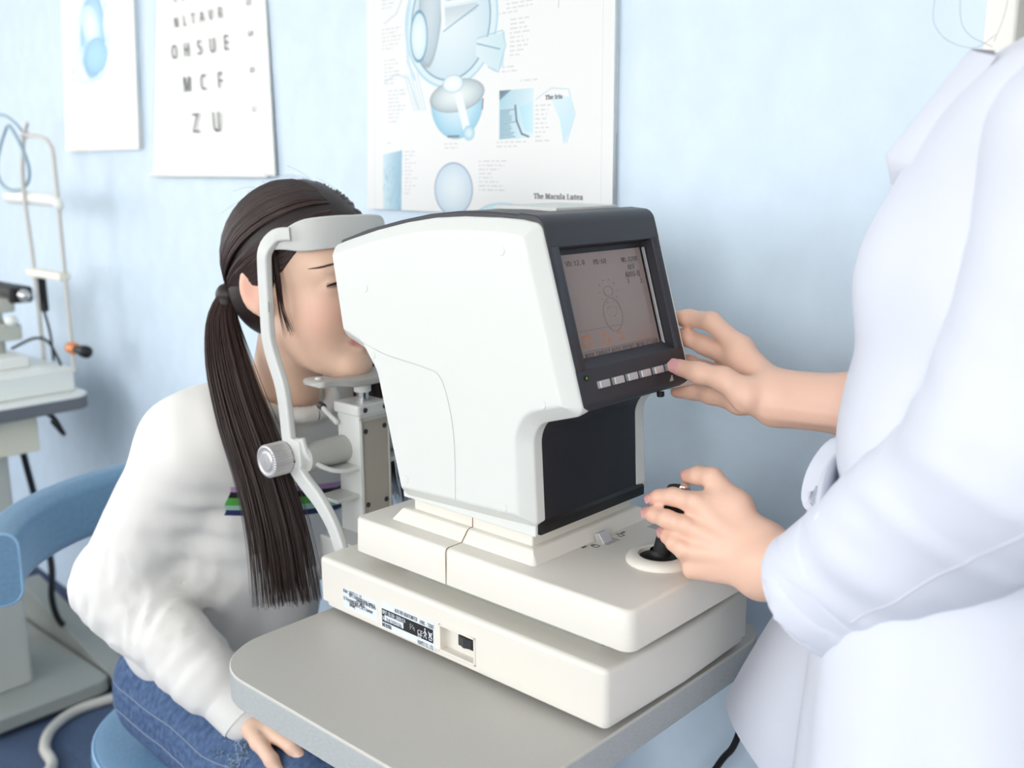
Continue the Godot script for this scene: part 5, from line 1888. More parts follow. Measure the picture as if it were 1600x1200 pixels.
func ponytail(b: MB, axis: Array, tr_side: Vector3, count: int, width: Array) -> void:
	var ax := path(axis, 22)
	var core := []
	for k in 19:
		var wf0 := k / 22.0 * (width.size() - 1)
		var wi0 := mini(int(wf0), width.size() - 2)
		core.append(lerpf(width[wi0], width[wi0 + 1], wf0 - wi0) * lerpf(0.85, 0.3, pow(k / 18.0, 3.0)))
	tube(b, ax.slice(0, 19), core, 14, true, 0.55, tr_side.cross(Vector3.UP).normalized())
	for i in count:
		var a := rng.randf() * TAU
		var q := sqrt(rng.randf())
		var cut := 23 - int(pow(rng.randf(), 1.6) * 9.0)
		var pts := PackedVector3Array()
		var rad := []
		var drift := Vector2(rng.randf_range(-0.35, 0.35), rng.randf_range(-0.35, 0.35))
		var stray := 1.0 if rng.randf() > 0.06 else rng.randf_range(1.1, 1.5)
		var r0 := rng.randf_range(0.0005, 0.0011)
		for k in cut:
			var t := k / 22.0
			var tg := (ax[mini(k + 1, 22)] - ax[maxi(k - 1, 0)]).normalized()
			var sd := (tr_side - tg * tr_side.dot(tg)).normalized()
			var fw := tg.cross(sd)
			var wf := t * (width.size() - 1)
			var wi := mini(int(wf), width.size() - 2)
			var wd: float = lerpf(width[wi], width[wi + 1], wf - wi)
			var off := Vector2(cos(a), sin(a)) * q * lerpf(1.0, stray, t) + drift * t * 0.8
			pts.append(ax[k] + (sd * off.x + fw * off.y * 0.55) * wd)
			rad.append(r0 * lerpf(1.0, 0.15, pow(float(k) / cut, 3.0)))
		tube(b, pts, rad, 4, false)


func girl() -> void:
	var g := thing("person", "seated girl in a striped white sweater and jeans, two dark ponytails, chin on the machine", "person", Vector3(-0.6, 0.0, 0.0))
	var base := Color(0.87, 0.585, 0.435)
	var warm := Color(0.80, 0.33, 0.24)
	var yaw := deg_to_rad(10.0)
	var ht := Transform3D(Basis(Vector3.UP, yaw), Vector3(-0.386, 1.164, 0.0))
	var inv := ht.affine_inverse()
	var body := MB.new()
	append_local(body, head_field(inv * Vector3(-0.455, 1.00, 0.0), 0.046), Vector3(-0.125, -0.175, -0.105), Vector3(0.125, 0.150, 0.105), 0.0031, ht, face_paint(base, warm))
	# the right hand, half closed on the lap
	var h := Field.new()
	var wr := Vector3(-0.392, 0.590, 0.132)
	var fingers := [
		[Vector3(-0.333, 0.588, 0.150), Vector3(-0.296, 0.580, 0.156), Vector3(-0.277, 0.562, 0.154), Vector3(-0.279, 0.545, 0.150)],
		[Vector3(-0.330, 0.592, 0.130), Vector3(-0.290, 0.588, 0.128), Vector3(-0.266, 0.570, 0.124), Vector3(-0.266, 0.550, 0.120)],
		[Vector3(-0.332, 0.590, 0.110), Vector3(-0.294, 0.584, 0.104), Vector3(-0.274, 0.566, 0.100), Vector3(-0.275, 0.548, 0.098)],
		[Vector3(-0.337, 0.584, 0.092), Vector3(-0.305, 0.576, 0.083), Vector3(-0.290, 0.560, 0.080), Vector3(-0.291, 0.546, 0.079)]]
	var tips := []
	var knuckles := []
	for f in fingers:
		h.chain([wr + (f[0] - wr) * 0.25] + f, [0.014, 0.0105, 0.0090, 0.0080, 0.0070], 0.006)
		tips.append(f[3]); knuckles.append(f[1])
	h.chain([Vector3(-0.372, 0.580, 0.118), Vector3(-0.345, 0.562, 0.088), Vector3(-0.318, 0.552, 0.090), Vector3(-0.300, 0.545, 0.100)], [0.014, 0.0105, 0.0095, 0.0075], 0.008)
	h.cap(Vector3(-0.45, 0.625, 0.152), wr, 0.024, 0.0195, 0.01)
	nets(body, h, Vector3(-0.46, 0.525, 0.06), Vector3(-0.25, 0.660, 0.185), 0.0031, skin_at(base, tips, knuckles))
	# the body under the clothes: trunk, arms, legs
	var t := Field.new()
	t.chain([Vector3(-0.455, 1.005, 0), Vector3(-0.535, 0.86, 0), Vector3(-0.62, 0.68, 0), Vector3(-0.68, 0.53, 0)], [0.05, 0.085, 0.085, 0.10], 0.05)
	for s in [1.0, -1.0]:
		t.chain([Vector3(-0.48, 0.96, 0.05 * s), Vector3(-0.50, 0.945, 0.125 * s), Vector3(-0.585, 0.74, 0.185 * s), Vector3(-0.44, 0.62, 0.150 * s)], [0.05, 0.045, 0.034, 0.026], 0.03)
		t.chain([Vector3(-0.67, 0.51, 0.075 * s), Vector3(-0.29, 0.525, 0.11 * s), Vector3(-0.27, 0.09, 0.11 * s), Vector3(-0.18, 0.05, 0.115 * s)], [0.075, 0.052, 0.036, 0.03], 0.03)
	t.chain([Vector3(-0.44, 0.62, -0.150), Vector3(-0.385, 0.585, -0.125), Vector3(-0.31, 0.575, -0.10)], [0.026, 0.02, 0.026], 0.02)
	nets(body, t, Vector3(-0.82, 0.0, -0.25), Vector3(-0.12, 1.03, 0.25), 0.012, func(_p): return base)
	part("body", body, M.skin, g)

	# eyes, brows
	var skull := head_field(inv * Vector3(-0.455, 1.00, 0.0), 0.046)
	for s in [1.0, -1.0]:
		var b := MB.new()
		ball(b, ht * Vector3(0.0750, 0.0112, 0.032 * s), Vector3(0.0126, 0.0122, 0.0145), 20, ht.basis)
		var eye := part("eyeball", b, M.eye_white, g)
		b = MB.new()
		ball(b, ht * Vector3(0.0836, 0.0112, 0.032 * s), Vector3(0.0044, 0.0062, 0.0062), 18, ht.basis)
		part("iris", b, M.iris, eye)
		b = MB.new()
		tube(b, spread(path([ht * Vector3(0.0895, 0.0128, 0.019 * s), ht * Vector3(0.0905, 0.0142, 0.030 * s), ht * Vector3(0.0870, 0.0135, 0.042 * s), ht * Vector3(0.0815, 0.0105, 0.0505 * s)], 16), Vector3.ZERO), [0.0008, 0.0010, 0.0013, 0.0014, 0.0015, 0.0015, 0.0015, 0.0015, 0.0015, 0.0015, 0.0015, 0.0014, 0.0013, 0.0012, 0.0010, 0.0008, 0.0005], 6)
		part("eyelashes", b, M.iris, eye)
		b = MB.new()
		for i in 110:
			var f := i / 109.0
			var p := Vector3(lerpf(0.0915, 0.0700, pow(f, 1.6)), 0.0345 + 0.0055 * sin(f * 2.6) - 0.004 * f, lerpf(0.014, 0.0555, f) * s)
			var q := p + Vector3(-0.0020, 0.0012 - 0.0024 * f, 0.0062 * s)
			p += Vector3(0, rng.randf_range(-0.0027, 0.0027) * (1.1 - f), 0)
			for w in 2:
				var o: Vector3 = p if w == 0 else q
				o.x = 0.125
				for it in 14:
					o.x -= skull.d(o) * 0.8
				o.x += 0.0004
				if w == 0: p = o
				else: q = o
			tube(b, PackedVector3Array([ht * p, ht * (p.lerp(q, 0.5) + Vector3(0.0005, 0, 0)), ht * q]), [0.0008, 0.0007, 0.0003], 4, false)
		var br := part("eyebrow", b, M.brow, g)
		br.set_meta("kind", "stuff")

	# hair: a cap, combed strands, two tied tails
	var hf := Field.new()
	hf.ell(Vector3(-0.012, 0.045, 0), Vector3(0.1045, 0.0945, 0.0835), 0.01)
	hf.ell(Vector3(-0.045, -0.010, 0), Vector3(0.062, 0.062, 0.070), 0.03)
	hf.cut(Vector3(0.060, 0.075, 0), Vector3(0.80, -0.60, 0), 0.006)
	var hb := MB.new()
	append_local(hb, hf, Vector3(-0.13, -0.09, -0.10), Vector3(0.11, 0.155, 0.10), 0.0035, ht, null)
	var hair := part("hair", hb, M.hair_dark, g, "dark brown hair parted in the middle")
	var tie_r := inv * Vector3(-0.4770, 1.1540, 0.0620)
	var tie_l := Vector3(tie_r.x, tie_r.y, -tie_r.z - 0.01)
	hb = MB.new()
	combed(hb, ht, tie_r, 1.0, 1500)
	combed(hb, ht, tie_l, -1.0, 600)
	# loose strands falling in front of the ear, and flyaways
	for i in 16:
		var o := Vector3(rng.randf_range(-0.004, 0.004), 0, rng.randf_range(-0.002, 0.004))
		var fall := rng.randf_range(0.7, 1.0)
		var pts := path([ht * (Vector3(0.022, 0.060, 0.082) + o), ht * (Vector3(0.030, 0.022, 0.0815) + o), ht * (Vector3(0.030, -0.022 * fall, 0.0770) + o), ht * (Vector3(0.034, -0.060 * fall, 0.0690) + o * 2.0)], 12)
		tube(hb, pts, [0.0009, 0.0009, 0.0009, 0.0009, 0.0008, 0.0008, 0.0007, 0.0006, 0.0005, 0.0005, 0.0004, 0.0003, 0.0002], 4, false)
	for i in 22:
		var a := rng.randf_range(1.0, 2.5)
		var z0 := rng.randf_range(-0.9, 0.9)
		var d := Vector3(cos(a), sin(a), z0).normalized()
		var q := Vector3(-0.012, 0.045, 0) + d * Vector3(0.107, 0.097, 0.086)
		var along := Vector3(-d.y, d.x, rng.randf_range(-0.5, 0.5)).normalized()
		var hgt := rng.randf_range(0.003, 0.009)
		tube(hb, path([ht * q, ht * (q + along * 0.02 + d * hgt * 0.8), ht * (q + along * 0.045 + d * hgt)], 8), 0.00016, 3, false)
	part("hair_strand", hb, M.hair, hair).set_meta("kind", "stuff")
	for s in [1.0, -1.0]:
		var axis: Array
		if s > 0.0:
			axis = [Vector3(-0.4770, 1.1540, 0.0620), Vector3(-0.4680, 1.1200, 0.0800), Vector3(-0.4310, 1.0680, 0.0980), Vector3(-0.3910, 1.0040, 0.1060), Vector3(-0.3530, 0.9350, 0.1060), Vector3(-0.3230, 0.8600, 0.1080), Vector3(-0.3070, 0.7760, 0.1100)]
		else:
			axis = [ht * tie_l, Vector3(-0.4500, 1.1150, -0.1100), Vector3(-0.4150, 1.0650, -0.1180), Vector3(-0.3900, 1.0000, -0.1180), Vector3(-0.3700, 0.9200, -0.1150), Vector3(-0.3600, 0.8400, -0.1150)]
		hb = MB.new()
		ponytail(hb, axis, Vector3(0.75, 0, -0.66), 1300 if s > 0.0 else 450, [0.011, 0.021, 0.028, 0.031, 0.033, 0.036, 0.040])
		var pt := part("ponytail", hb, M.hair, g)
		pt.set_meta("kind", "stuff")
		hb = MB.new()
		var k0: Vector3 = axis[0]
		var kd := ((axis[1] as Vector3) - k0).normalized()
		tube(hb, path([k0 - kd * 0.010, k0 + kd * 0.002, k0 + kd * 0.014], 8), [0.010, 0.0135, 0.0155, 0.0165, 0.0168, 0.0165, 0.0155, 0.0135, 0.011], 18)
		part("hair_tie", hb, M.hair_dark, g)

	# the sweater
	var wn := FastNoiseLite.new()
	wn.seed = 4
	wn.frequency = 9.0
	wn.fractal_octaves = 2
	var el := Vector3(-0.600, 0.745, 0.190)
	var fd := (wr - el).normalized()
	var sh := Vector3(-0.500, 0.950, 0.128)
	var ud := (el - sh).normalized()
	var sw := Field.new()
	var lean := Basis(Vector3(0, 0, 1), -0.44)
	sw.ell(Vector3(-0.552, 0.815, 0), Vector3(0.112, 0.200, 0.158), 0.02, lean)
	sw.ell(Vector3(-0.655, 0.620, 0), Vector3(0.130, 0.120, 0.165), 0.06, lean)
	sw.cap(Vector3(-0.475, 0.962, 0.085), Vector3(-0.475, 0.962, -0.085), 0.062, 0.062, 0.07)
	sw.cut(Vector3(-0.68, 0.530, 0), Vector3(-0.30, -1.0, 0), 0.012)
	for s in [1.0, -1.0]:
		var m := Vector3(1, 1, s)
		sw.cap(Vector3(-0.490, 0.955, 0.105) * m, sh * m, 0.062, 0.064, 0.05)
		sw.cap(sh * m, el * m, 0.064, 0.060, 0.022)
		sw.cap(el * m, (wr - fd * 0.075) * m, 0.060, 0.047, 0.022)
		sw.cap((wr - fd * 0.055) * m, (wr - fd * 0.005) * m, 0.0345, 0.0325, 0.010)
	sw.warp = func(p: Vector3) -> float:
		var q := Vector3(p.x, p.y, absf(p.z))
		var o := 0.0045 * wn.get_noise_3d(p.x, p.y * 0.6, p.z)
		var near := exp(-q.distance_squared_to(el + Vector3(0.03, -0.03, 0)) / 0.012)
		var along := (q - el).dot((fd - ud).normalized()) + 0.25 * (q - el).dot((fd + ud).normalized())
		var axis := (fd - ud).normalized()
		var a1 := (q - el).dot(axis)
		var a2 := (q - el).dot((fd + ud).normalized())
		var ridge := 1.0 - absf(wn.get_noise_3d(a1 * 2.6 + 1.0 + a2 * 0.7, a2 * 1.3, q.z * 0.8)) * 2.2
		o -= near * 0.0085 * maxf(ridge, 0.0)
		var tail := exp(-q.distance_squared_to(wr - fd * 0.12) / 0.006)
		var ridge2 := 1.0 - absf(wn.get_noise_3d((q - wr).dot(fd) * 2.8 + 4.0, q.y * 0.9 - q.x * 0.5, q.z)) * 2.2
		o -= tail * 0.0055 * maxf(ridge2, 0.0)
		var pit := exp(-q.distance_squared_to(Vector3(-0.455, 0.84, 0.125)) / 0.004)
		o += pit * 0.004 * sin((q.y + q.x * 0.6) * 120.0)
		return o
	var sb := MB.new()
	nets(sb, sw, Vector3(-0.83, 0.50, -0.275), Vector3(-0.355, 1.06, 0.275), 0.0062)
	# where the stripes run: round the chest, between the sleeves; u is the place across it, v the height
	for k in sb.v.size():
		var p := sb.v[k]
		var q := Vector3(p.x, p.y, absf(p.z))
		var seg := Geometry3D.get_closest_point_to_segment(q, sh, el)
		var on_arm := q.distance_to(seg) - 0.064
		var lat := clampf(0.5 - (minf(on_arm, 0.08) - 0.026) * 14.0 if absf(p.z) > 0.07 else 0.05, 0.02, 0.98)
		sb.t[k] = Vector2(lat, p.y - 0.20 * p.z)
	var im := Image.create(64, 1024, false, Image.FORMAT_RGB8)
	im.fill(Color(0.93, 0.92, 0.895))
	var y0 := 0.8375
	for st in [[0.0, 0.0085, Color(0.13, 0.18, 0.38)], [0.0085, 0.0175, Color(0.72, 0.88, 0.80)], [0.0175, 0.0290, Color(0.36, 0.72, 0.30)], [0.0290, 0.0375, Color(0.06, 0.06, 0.10)], [0.0375, 0.0465, Color(0.80, 0.62, 0.80)]]:
		for row in range(int((y0 + st[0]) * 1024.0), int((y0 + st[1]) * 1024.0)):
			for cx in 32:
				im.set_pixel(cx, row, st[2])
	M.sweater_print = M.sweater.duplicate()
	M.sweater_print.albedo_color = Color.WHITE
	M.sweater_print.albedo_texture = ImageTexture.create_from_image(im)
	M.sweater_print.texture_repeat = false
	M.sweater_print.normal_enabled = false
	var swm := part("sweater", sb, M.sweater_print, g, "white sweater with a band of coloured stripes across the chest")
	sb = MB.new()
	for i in 40:          # the ribbed collar
		pass
	var ring := []
	for k in 25:
		var a := TAU * k / 24.0
		ring.append(Vector3(-0.448 + 0.066 * cos(a), 1.012 - 0.020 * cos(a), 0.064 * sin(a)))
	var rp := path(ring, 120)
	var rr := []
	for k in rp.size():
		rr.append(0.0115 + 0.0007 * sin(k * 2.6))
	tube(sb, rp, rr, 10, false)
	part("collar", sb, M.sweater, swm)
	sb = MB.new()
	var cd := fd.cross(Vector3.UP).normalized()
	var cu := cd.cross(fd)
	var rows := []
	for j in 9:
		var f := j / 8.0
		var row := PackedVector3Array()
		for k in 72:
			var a := TAU * k / 72
			row.append(wr - fd * lerpf(0.072, 0.0, f) + (cd * cos(a) + cu * sin(a)) * (lerpf(0.0375, 0.0335, f) + 0.0007 * sin(a * 36.0)))
		rows.append(row)
	sb.grid(rows, true)
	part("cuff", sb, M.sweater, swm)

	# jeans
	var jf := Field.new()
	jf.ell(Vector3(-0.680, 0.535, 0), Vector3(0.115, 0.105, 0.150), 0.02)
	for s in [1.0, -1.0]:
		jf.chain([Vector3(-0.675, 0.515, 0.080 * s), Vector3(-0.42, 0.505, 0.108 * s), Vector3(-0.28, 0.515, 0.110 * s)], [0.092, 0.076, 0.064], 0.03)
		jf.chain([Vector3(-0.28, 0.515, 0.110 * s), Vector3(-0.265, 0.28, 0.110 * s), Vector3(-0.260, 0.12, 0.110 * s)], [0.064, 0.056, 0.050], 0.02)
	jf.cut(Vector3(-0.26, 0.10, 0), Vector3(0, -1, 0), 0.004)
	jf.cut(Vector3(-0.68, 0.60, 0), Vector3(-0.2, 1, 0), 0.004)
	jf.warp = func(p: Vector3) -> float: return 0.004 * wn.get_noise_3d(p.x * 0.8, p.y * 1.3 + 3.0, p.z)
	sb = MB.new()
	nets(sb, jf, Vector3(-0.82, 0.08, -0.22), Vector3(-0.18, 0.66, 0.22), 0.008)
	var jeans := part("jeans", sb, M.denim, g, "blue jeans frayed at the knee")
	sb = MB.new()
	for off in [0.0, 0.018]:
		var sp := PackedVector3Array()
		for k in 25:
			var f := k / 24.0
			var x := lerpf(-0.79, -0.30, f)
			# find the cloth at this place along the outer side of the thigh
			var z := 0.30
			var y: float = lerpf(0.515, 0.520, f) + off * 2.0 - 0.01
			for it in 24:
				z -= maxf(jf.d(Vector3(x, y, z)), 0.0) * 0.9
			sp.append(Vector3(x, y, z))
		tube(sb, sp, 0.0011, 6)
	part("seam", sb, M.denim_thread, jeans).set_meta("kind", "stuff")
	sb = MB.new()
	for i in 150:
		var x := rng.randf_range(-0.405, -0.345)
		var a := rng.randf_range(0.25, 1.25)
		var p := Vector3(x, 0.507 + 0.072 * sin(a), 0.108 + 0.072 * cos(a))
		var dd := Vector3(rng.randf_range(-0.3, 0.3), rng.randf_range(-1, 1), rng.randf_range(-1, 1)).normalized() * rng.randf_range(0.004, 0.014)
		var n := (p - Vector3(x, 0.507, 0.108)).normalized()
		tube(sb, PackedVector3Array([p + n * 0.002, p + dd * 0.5 + n * 0.008, p + dd + n * 0.004]), 0.0007, 3, false)
	part("frayed_threads", sb, M.denim_worn, jeans).set_meta("kind", "stuff")
	for s in [1.0, -1.0]:
		sb = MB.new()
		var sf := Field.new()
		sf.chain([Vector3(-0.275, 0.045, 0.112 * s), Vector3(-0.16, 0.036, 0.116 * s)], [0.042, 0.034], 0.02)
		sf.cap(Vector3(-0.268, 0.10, 0.11 * s), Vector3(-0.268, 0.05, 0.11 * s), 0.040, 0.044, 0.02)
		sf.cut(Vector3(0, 0.002, 0), Vector3(0, -1, 0), 0.003)
		nets(sb, sf, Vector3(-0.34, -0.006, 0.112 * s - 0.06), Vector3(-0.10, 0.15, 0.112 * s + 0.06), 0.007)
		part("shoe", sb, M.trim, g)


func examiner() -> void:
	var e := thing("person", "standing examiner in a white coat, one hand by the screen, one on the joystick", "person", Vector3(0.5, 0.0, 0.0))
	var base := Color(0.815, 0.52, 0.39)
	var body := MB.new()
	# left hand on the joystick
	var index := [Vector3(0.2340, 1.0057, 0.0167), Vector3(0.2097, 1.0091, 0.0214), Vector3(0.1934, 1.0048, 0.0210), Vector3(0.1852, 1.0004, 0.0187)]
	var middle := [Vector3(0.2323, 0.9855, 0.0283), Vector3(0.2113, 0.9902, 0.0337), Vector3(0.1942, 0.9898, 0.0301), Vector3(0.1871, 0.9881, 0.0274)]
	var ringf := [Vector3(0.2331, 0.9646, 0.0350), Vector3(0.2223, 0.9696, 0.0351), Vector3(0.2102, 0.9713, 0.0291), Vector3(0.2034, 0.9709, 0.0244)]
	var pinky := [Vector3(0.2393, 0.9458, 0.0305), Vector3(0.2286, 0.9436, 0.0160), Vector3(0.2186, 0.9436, 0.0072), Vector3(0.2112, 0.9443, 0.0027)]
	var thumb := [Vector3(0.2673, 1.0073, 0.0036), Vector3(0.2363, 1.0271, -0.0041), Vector3(0.2188, 1.0251, -0.0083), Vector3(0.2042, 1.0204, -0.0130)]
	var wr := Vector3(0.3167, 0.9710, 0.0242)
	var wa := Vector3(0.3056, 0.9850, 0.0159)
	var wb := Vector3(0.3100, 0.9585, 0.0300)
	var h := Field.new()
	var roots := [wa.lerp(wb, 0.10), wa.lerp(wb, 0.35), wa.lerp(wb, 0.65), wa.lerp(wb, 0.92)]
	var i := 0
	for f in [index, middle, ringf, pinky]:
		var rr: Array = [[0.0150, 0.0108, 0.0092, 0.0082, 0.0070], [0.0150, 0.0110, 0.0092, 0.0082, 0.0070], [0.0150, 0.0105, 0.0088, 0.0078, 0.0066], [0.0145, 0.0098, 0.0080, 0.0070, 0.0060]][i]
		h.chain([roots[i], f[0]], [rr[0], rr[1] * 0.92], 0.008)
		i += 1
	i = 0
	for f in [index, middle, ringf, pinky]:
		h.sub_field(Field.new().chain(f, [[0.0102, 0.0088, 0.0079, 0.0067], [0.0102, 0.0088, 0.0079, 0.0067], [0.0098, 0.0084, 0.0075, 0.0063], [0.0093, 0.0078, 0.0070, 0.0060]][i], 0.003), 0.0014)
		# tendon and knuckle on the back of the hand
		var back := Vector3(0.10, 0.42, 0.90)
		h.cap(f[0] + back * 0.0062, wr + back * 0.0125, 0.0056, 0.0060, 0.006)
		h.ell(f[1] + back * 0.0022, Vector3(0.0080, 0.0080, 0.0080), 0.003)
		i += 1
	h.chain([wa.lerp(wb, 0.2), thumb[0], thumb[1]], [0.0150, 0.0130, 0.0102], 0.010)
	h.sub_field(Field.new().chain(thumb.slice(1), [0.0102, 0.0092, 0.0078], 0.004), 0.004)
	h.cap(thumb[0], index[0], 0.0115, 0.0085, 0.012)
	h.chain([wa, wr, Vector3(0.4200, 1.0180, 0.0640)], [0.0180, 0.0235, 0.030], 0.016)
	h.cap(wb, Vector3(0.4200, 1.0130, 0.0640), 0.0195, 0.0280, 0.016)
	h.ell(Vector3(0.3130, 0.9640, 0.0420), Vector3(0.0115, 0.0115, 0.0080), 0.008)     # the wrist bone
	for k in [index[0], middle[0], ringf[0]]:
		h.ell((k as Vector3) + Vector3(0.001, 0.0045, 0.0085), Vector3(0.0078, 0.0078, 0.0058), 0.004)
	nets(body, h, Vector3(0.165, 0.925, -0.035), Vector3(0.430, 1.045, 0.130), 0.0028, skin_at(base, [index[3], middle[3], ringf[3], pinky[3], thumb[3]], [index[1], middle[1], ringf[1], thumb[1], index[0], middle[0], ringf[0]]))
	# right hand at the edge of the screen
	var r_index := [Vector3(0.2056, 1.1355, -0.1017), Vector3(0.1682, 1.1594, -0.1040), Vector3(0.1342, 1.1591, -0.1143), Vector3(0.1121, 1.1567, -0.1149)]
	var r_middle := [Vector3(0.2007, 1.1237, -0.1008), Vector3(0.1587, 1.1328, -0.1084), Vector3(0.1328, 1.1376, -0.1138), Vector3(0.1158, 1.1377, -0.1138)]
	var r_ring := [Vector3(0.1997, 1.1047, -0.1013), Vector3(0.1586, 1.1068, -0.1077), Vector3(0.1381, 1.1107, -0.1129), Vector3(0.1237, 1.1105, -0.1142)]
	var r_pinky := [Vector3(0.2140, 1.0836, -0.0875), Vector3(0.1786, 1.0847, -0.0900), Vector3(0.1545, 1.0837, -0.0951), Vector3(0.1336, 1.0810, -0.0953)]
	var r_thumb := [Vector3(0.2390, 1.0988, -0.0593), Vector3(0.2142, 1.1127, -0.0544), Vector3(0.1883, 1.1157, -0.0509), Vector3(0.1640, 1.1185, -0.0514)]
	var rw := Vector3(0.2630, 1.0961, -0.0800)
	var ra := Vector3(0.2545, 1.1070, -0.0790)
	var rb := Vector3(0.2583, 1.0850, -0.0760)
	h = Field.new()
	i = 0
	roots = [ra.lerp(rb, 0.15), ra.lerp(rb, 0.4), ra.lerp(rb, 0.65), ra.lerp(rb, 0.9)]
	for f in [r_index, r_middle, r_ring, r_pinky]:
		h.chain([roots[i] + Vector3(0, 0, -0.006), f[0]], [0.0140, 0.0112], 0.012)
		h.sub_field(Field.new().chain(f, [[0.0114, 0.0100, 0.0090, 0.0076], [0.0114, 0.0100, 0.0090, 0.0076], [0.0108, 0.0094, 0.0084, 0.0072], [0.0105, 0.0090, 0.0078, 0.0066]][i], 0.005), 0.004)
		i += 1
	h.cap(r_index[0], r_pinky[0], 0.010, 0.010, 0.012)
	h.chain([ra.lerp(rb, 0.45) + Vector3(0, 0, 0.004)] + r_thumb, [0.0150, 0.0165, 0.0112, 0.0100, 0.0086], 0.008)
	h.chain([ra, Vector3(0.3207, 1.1020, -0.1124), Vector3(0.45, 1.11, -0.17)], [0.0165, 0.0190, 0.024], 0.014)
	h.chain([rb, Vector3(0.3207, 1.0830, -0.1124), Vector3(0.45, 1.09, -0.17)], [0.0165, 0.0190, 0.024], 0.014)
	h.chain([rw, Vector3(0.3207, 1.0930, -0.1124)], [0.0200, 0.0225], 0.012)
	h.cap(Vector3(0.262, 1.084, -0.0600), Vector3(0.330, 1.079, -0.0930), 0.0045, 0.0050, 0.006)
	h.cap(Vector3(0.262, 1.092, -0.0585), Vector3(0.330, 1.088, -0.0915), 0.0040, 0.0045, 0.006)
	# creases where the thumb folds
	h.sub_cap(Vector3(0.2350, 1.0960, -0.0385), Vector3(0.2480, 1.0830, -0.0500), 0.0012, 0.0008, 0.003)
	nets(body, h, Vector3(0.100, 1.055, -0.205), Vector3(0.470, 1.185, -0.025), 0.0029, skin_at(base, [r_index[3], r_middle[3], r_pinky[3], r_thumb[3]], [r_index[1], r_middle[1], r_thumb[2], r_index[2], r_middle[2]]))
	# the body under the coat, the head above the frame, the legs below it
	var t := Field.new()
	t.chain([Vector3(0.562, 1.46, -0.036), Vector3(0.51, 1.30, -0.05), Vector3(0.48, 1.10, -0.05), Vector3(0.50, 0.92, -0.04)], [0.045, 0.075, 0.065, 0.070], 0.04)
	t.chain([Vector3(0.51, 1.34, 0.04), Vector3(0.55, 1.325, 0.070), Vector3(0.543, 1.14, 0.088), Vector3(0.42, 1.018, 0.072)], [0.04, 0.036, 0.034, 0.028], 0.02)
	t.chain([Vector3(0.51, 1.34, -0.12), Vector3(0.53, 1.325, -0.160), Vector3(0.545, 1.11, -0.175), Vector3(0.45, 1.10, -0.165)], [0.04, 0.036, 0.034, 0.027], 0.02)
	for s in [1.0, -1.0]:
		t.chain([Vector3(0.51, 0.90, 0.065 * s - 0.025), Vector3(0.51, 0.48, 0.08 * s), Vector3(0.53, 0.09, 0.08 * s), Vector3(0.42, 0.03, 0.085 * s)], [0.065, 0.055, 0.036, 0.028], 0.03)
	nets(body, t, Vector3(0.36, 0.0, -0.25), Vector3(0.68, 1.52, 0.20), 0.014, func(_p): return base)
	var ht := Transform3D(Basis(Vector3.UP, PI - 0.05) * Basis(Vector3(0, 0, 1), -0.25), Vector3(0.540, 1.625, -0.035))
	append_local(body, head_field(ht.affine_inverse() * Vector3(0.562, 1.44, -0.036), 0.05), Vector3(-0.125, -0.22, -0.105), Vector3(0.125, 0.150, 0.105), 0.0055, ht, face_paint(base, Color(0.8, 0.36, 0.28)))
	part("body", body, M.skin, e)
	for s in [1.0, -1.0]:
		var b := MB.new()
		ball(b, ht * Vector3(0.0750, 0.0112, 0.032 * s), Vector3(0.0126, 0.0122, 0.0145), 16, ht.basis)
		part("eyeball", b, M.eye_white, e)
	# nails
	for q in [[index, Vector3(-0.2, 0.6, 0.75)], [middle, Vector3(-0.2, 0.5, 0.85)], [ringf, Vector3(-0.3, 0.4, 0.85)], [thumb, Vector3(0.1, 0.9, 0.4)], [r_thumb, Vector3(0.45, 0.25, 0.85)], [r_index, Vector3(0.0, 0.2, -1.0)], [r_middle, Vector3(0.0, 0.1, -1.0)]]:
		var b := MB.new()
		var big: bool = q[0] == r_thumb
		finger_nail(b, q[0][2], q[0][3], q[1], 0.0086 if big else 0.0071, 1.15 if big else 1.0)
		part("fingernail", b, M.nail, e)
	var hf := Field.new()
	hf.ell(Vector3(-0.012, 0.045, 0), Vector3(0.1065, 0.0965, 0.0855), 0.01)
	hf.ell(Vector3(-0.075, -0.045, 0), Vector3(0.05, 0.11, 0.075), 0.04)
	hf.cut(Vector3(0.060, 0.075, 0), Vector3(0.80, -0.60, 0), 0.006)
	var hb := MB.new()
	append_local(hb, hf, Vector3(-0.15, -0.17, -0.10), Vector3(0.11, 0.155, 0.10), 0.006, ht, null)
	var hair := part("hair", hb, M.hair, e)
	hb = MB.new()
	for q in [[Vector3(0.500, 1.60, 0.035), Vector3(0.440, 1.52, 0.00), Vector3(0.4080, 1.445, -0.020), Vector3(0.4090, 1.418, -0.032), Vector3(0.4298, 1.407, -0.0462), Vector3(0.4420, 1.417, -0.0585)], [Vector3(0.495, 1.58, 0.03), Vector3(0.435, 1.50, -0.02), Vector3(0.4180, 1.430, -0.048), Vector3(0.4398, 1.4080, -0.060)], [Vector3(0.50, 1.57, 0.04), Vector3(0.462, 1.49, -0.02), Vector3(0.4480, 1.440, -0.060), Vector3(0.4400, 1.412, -0.062)]]:
		tube(hb, path(q, 24), 0.00013, 4, false)
	part("loose_hair", hb, M.hair, hair).set_meta("kind", "stuff")
	coat(e)


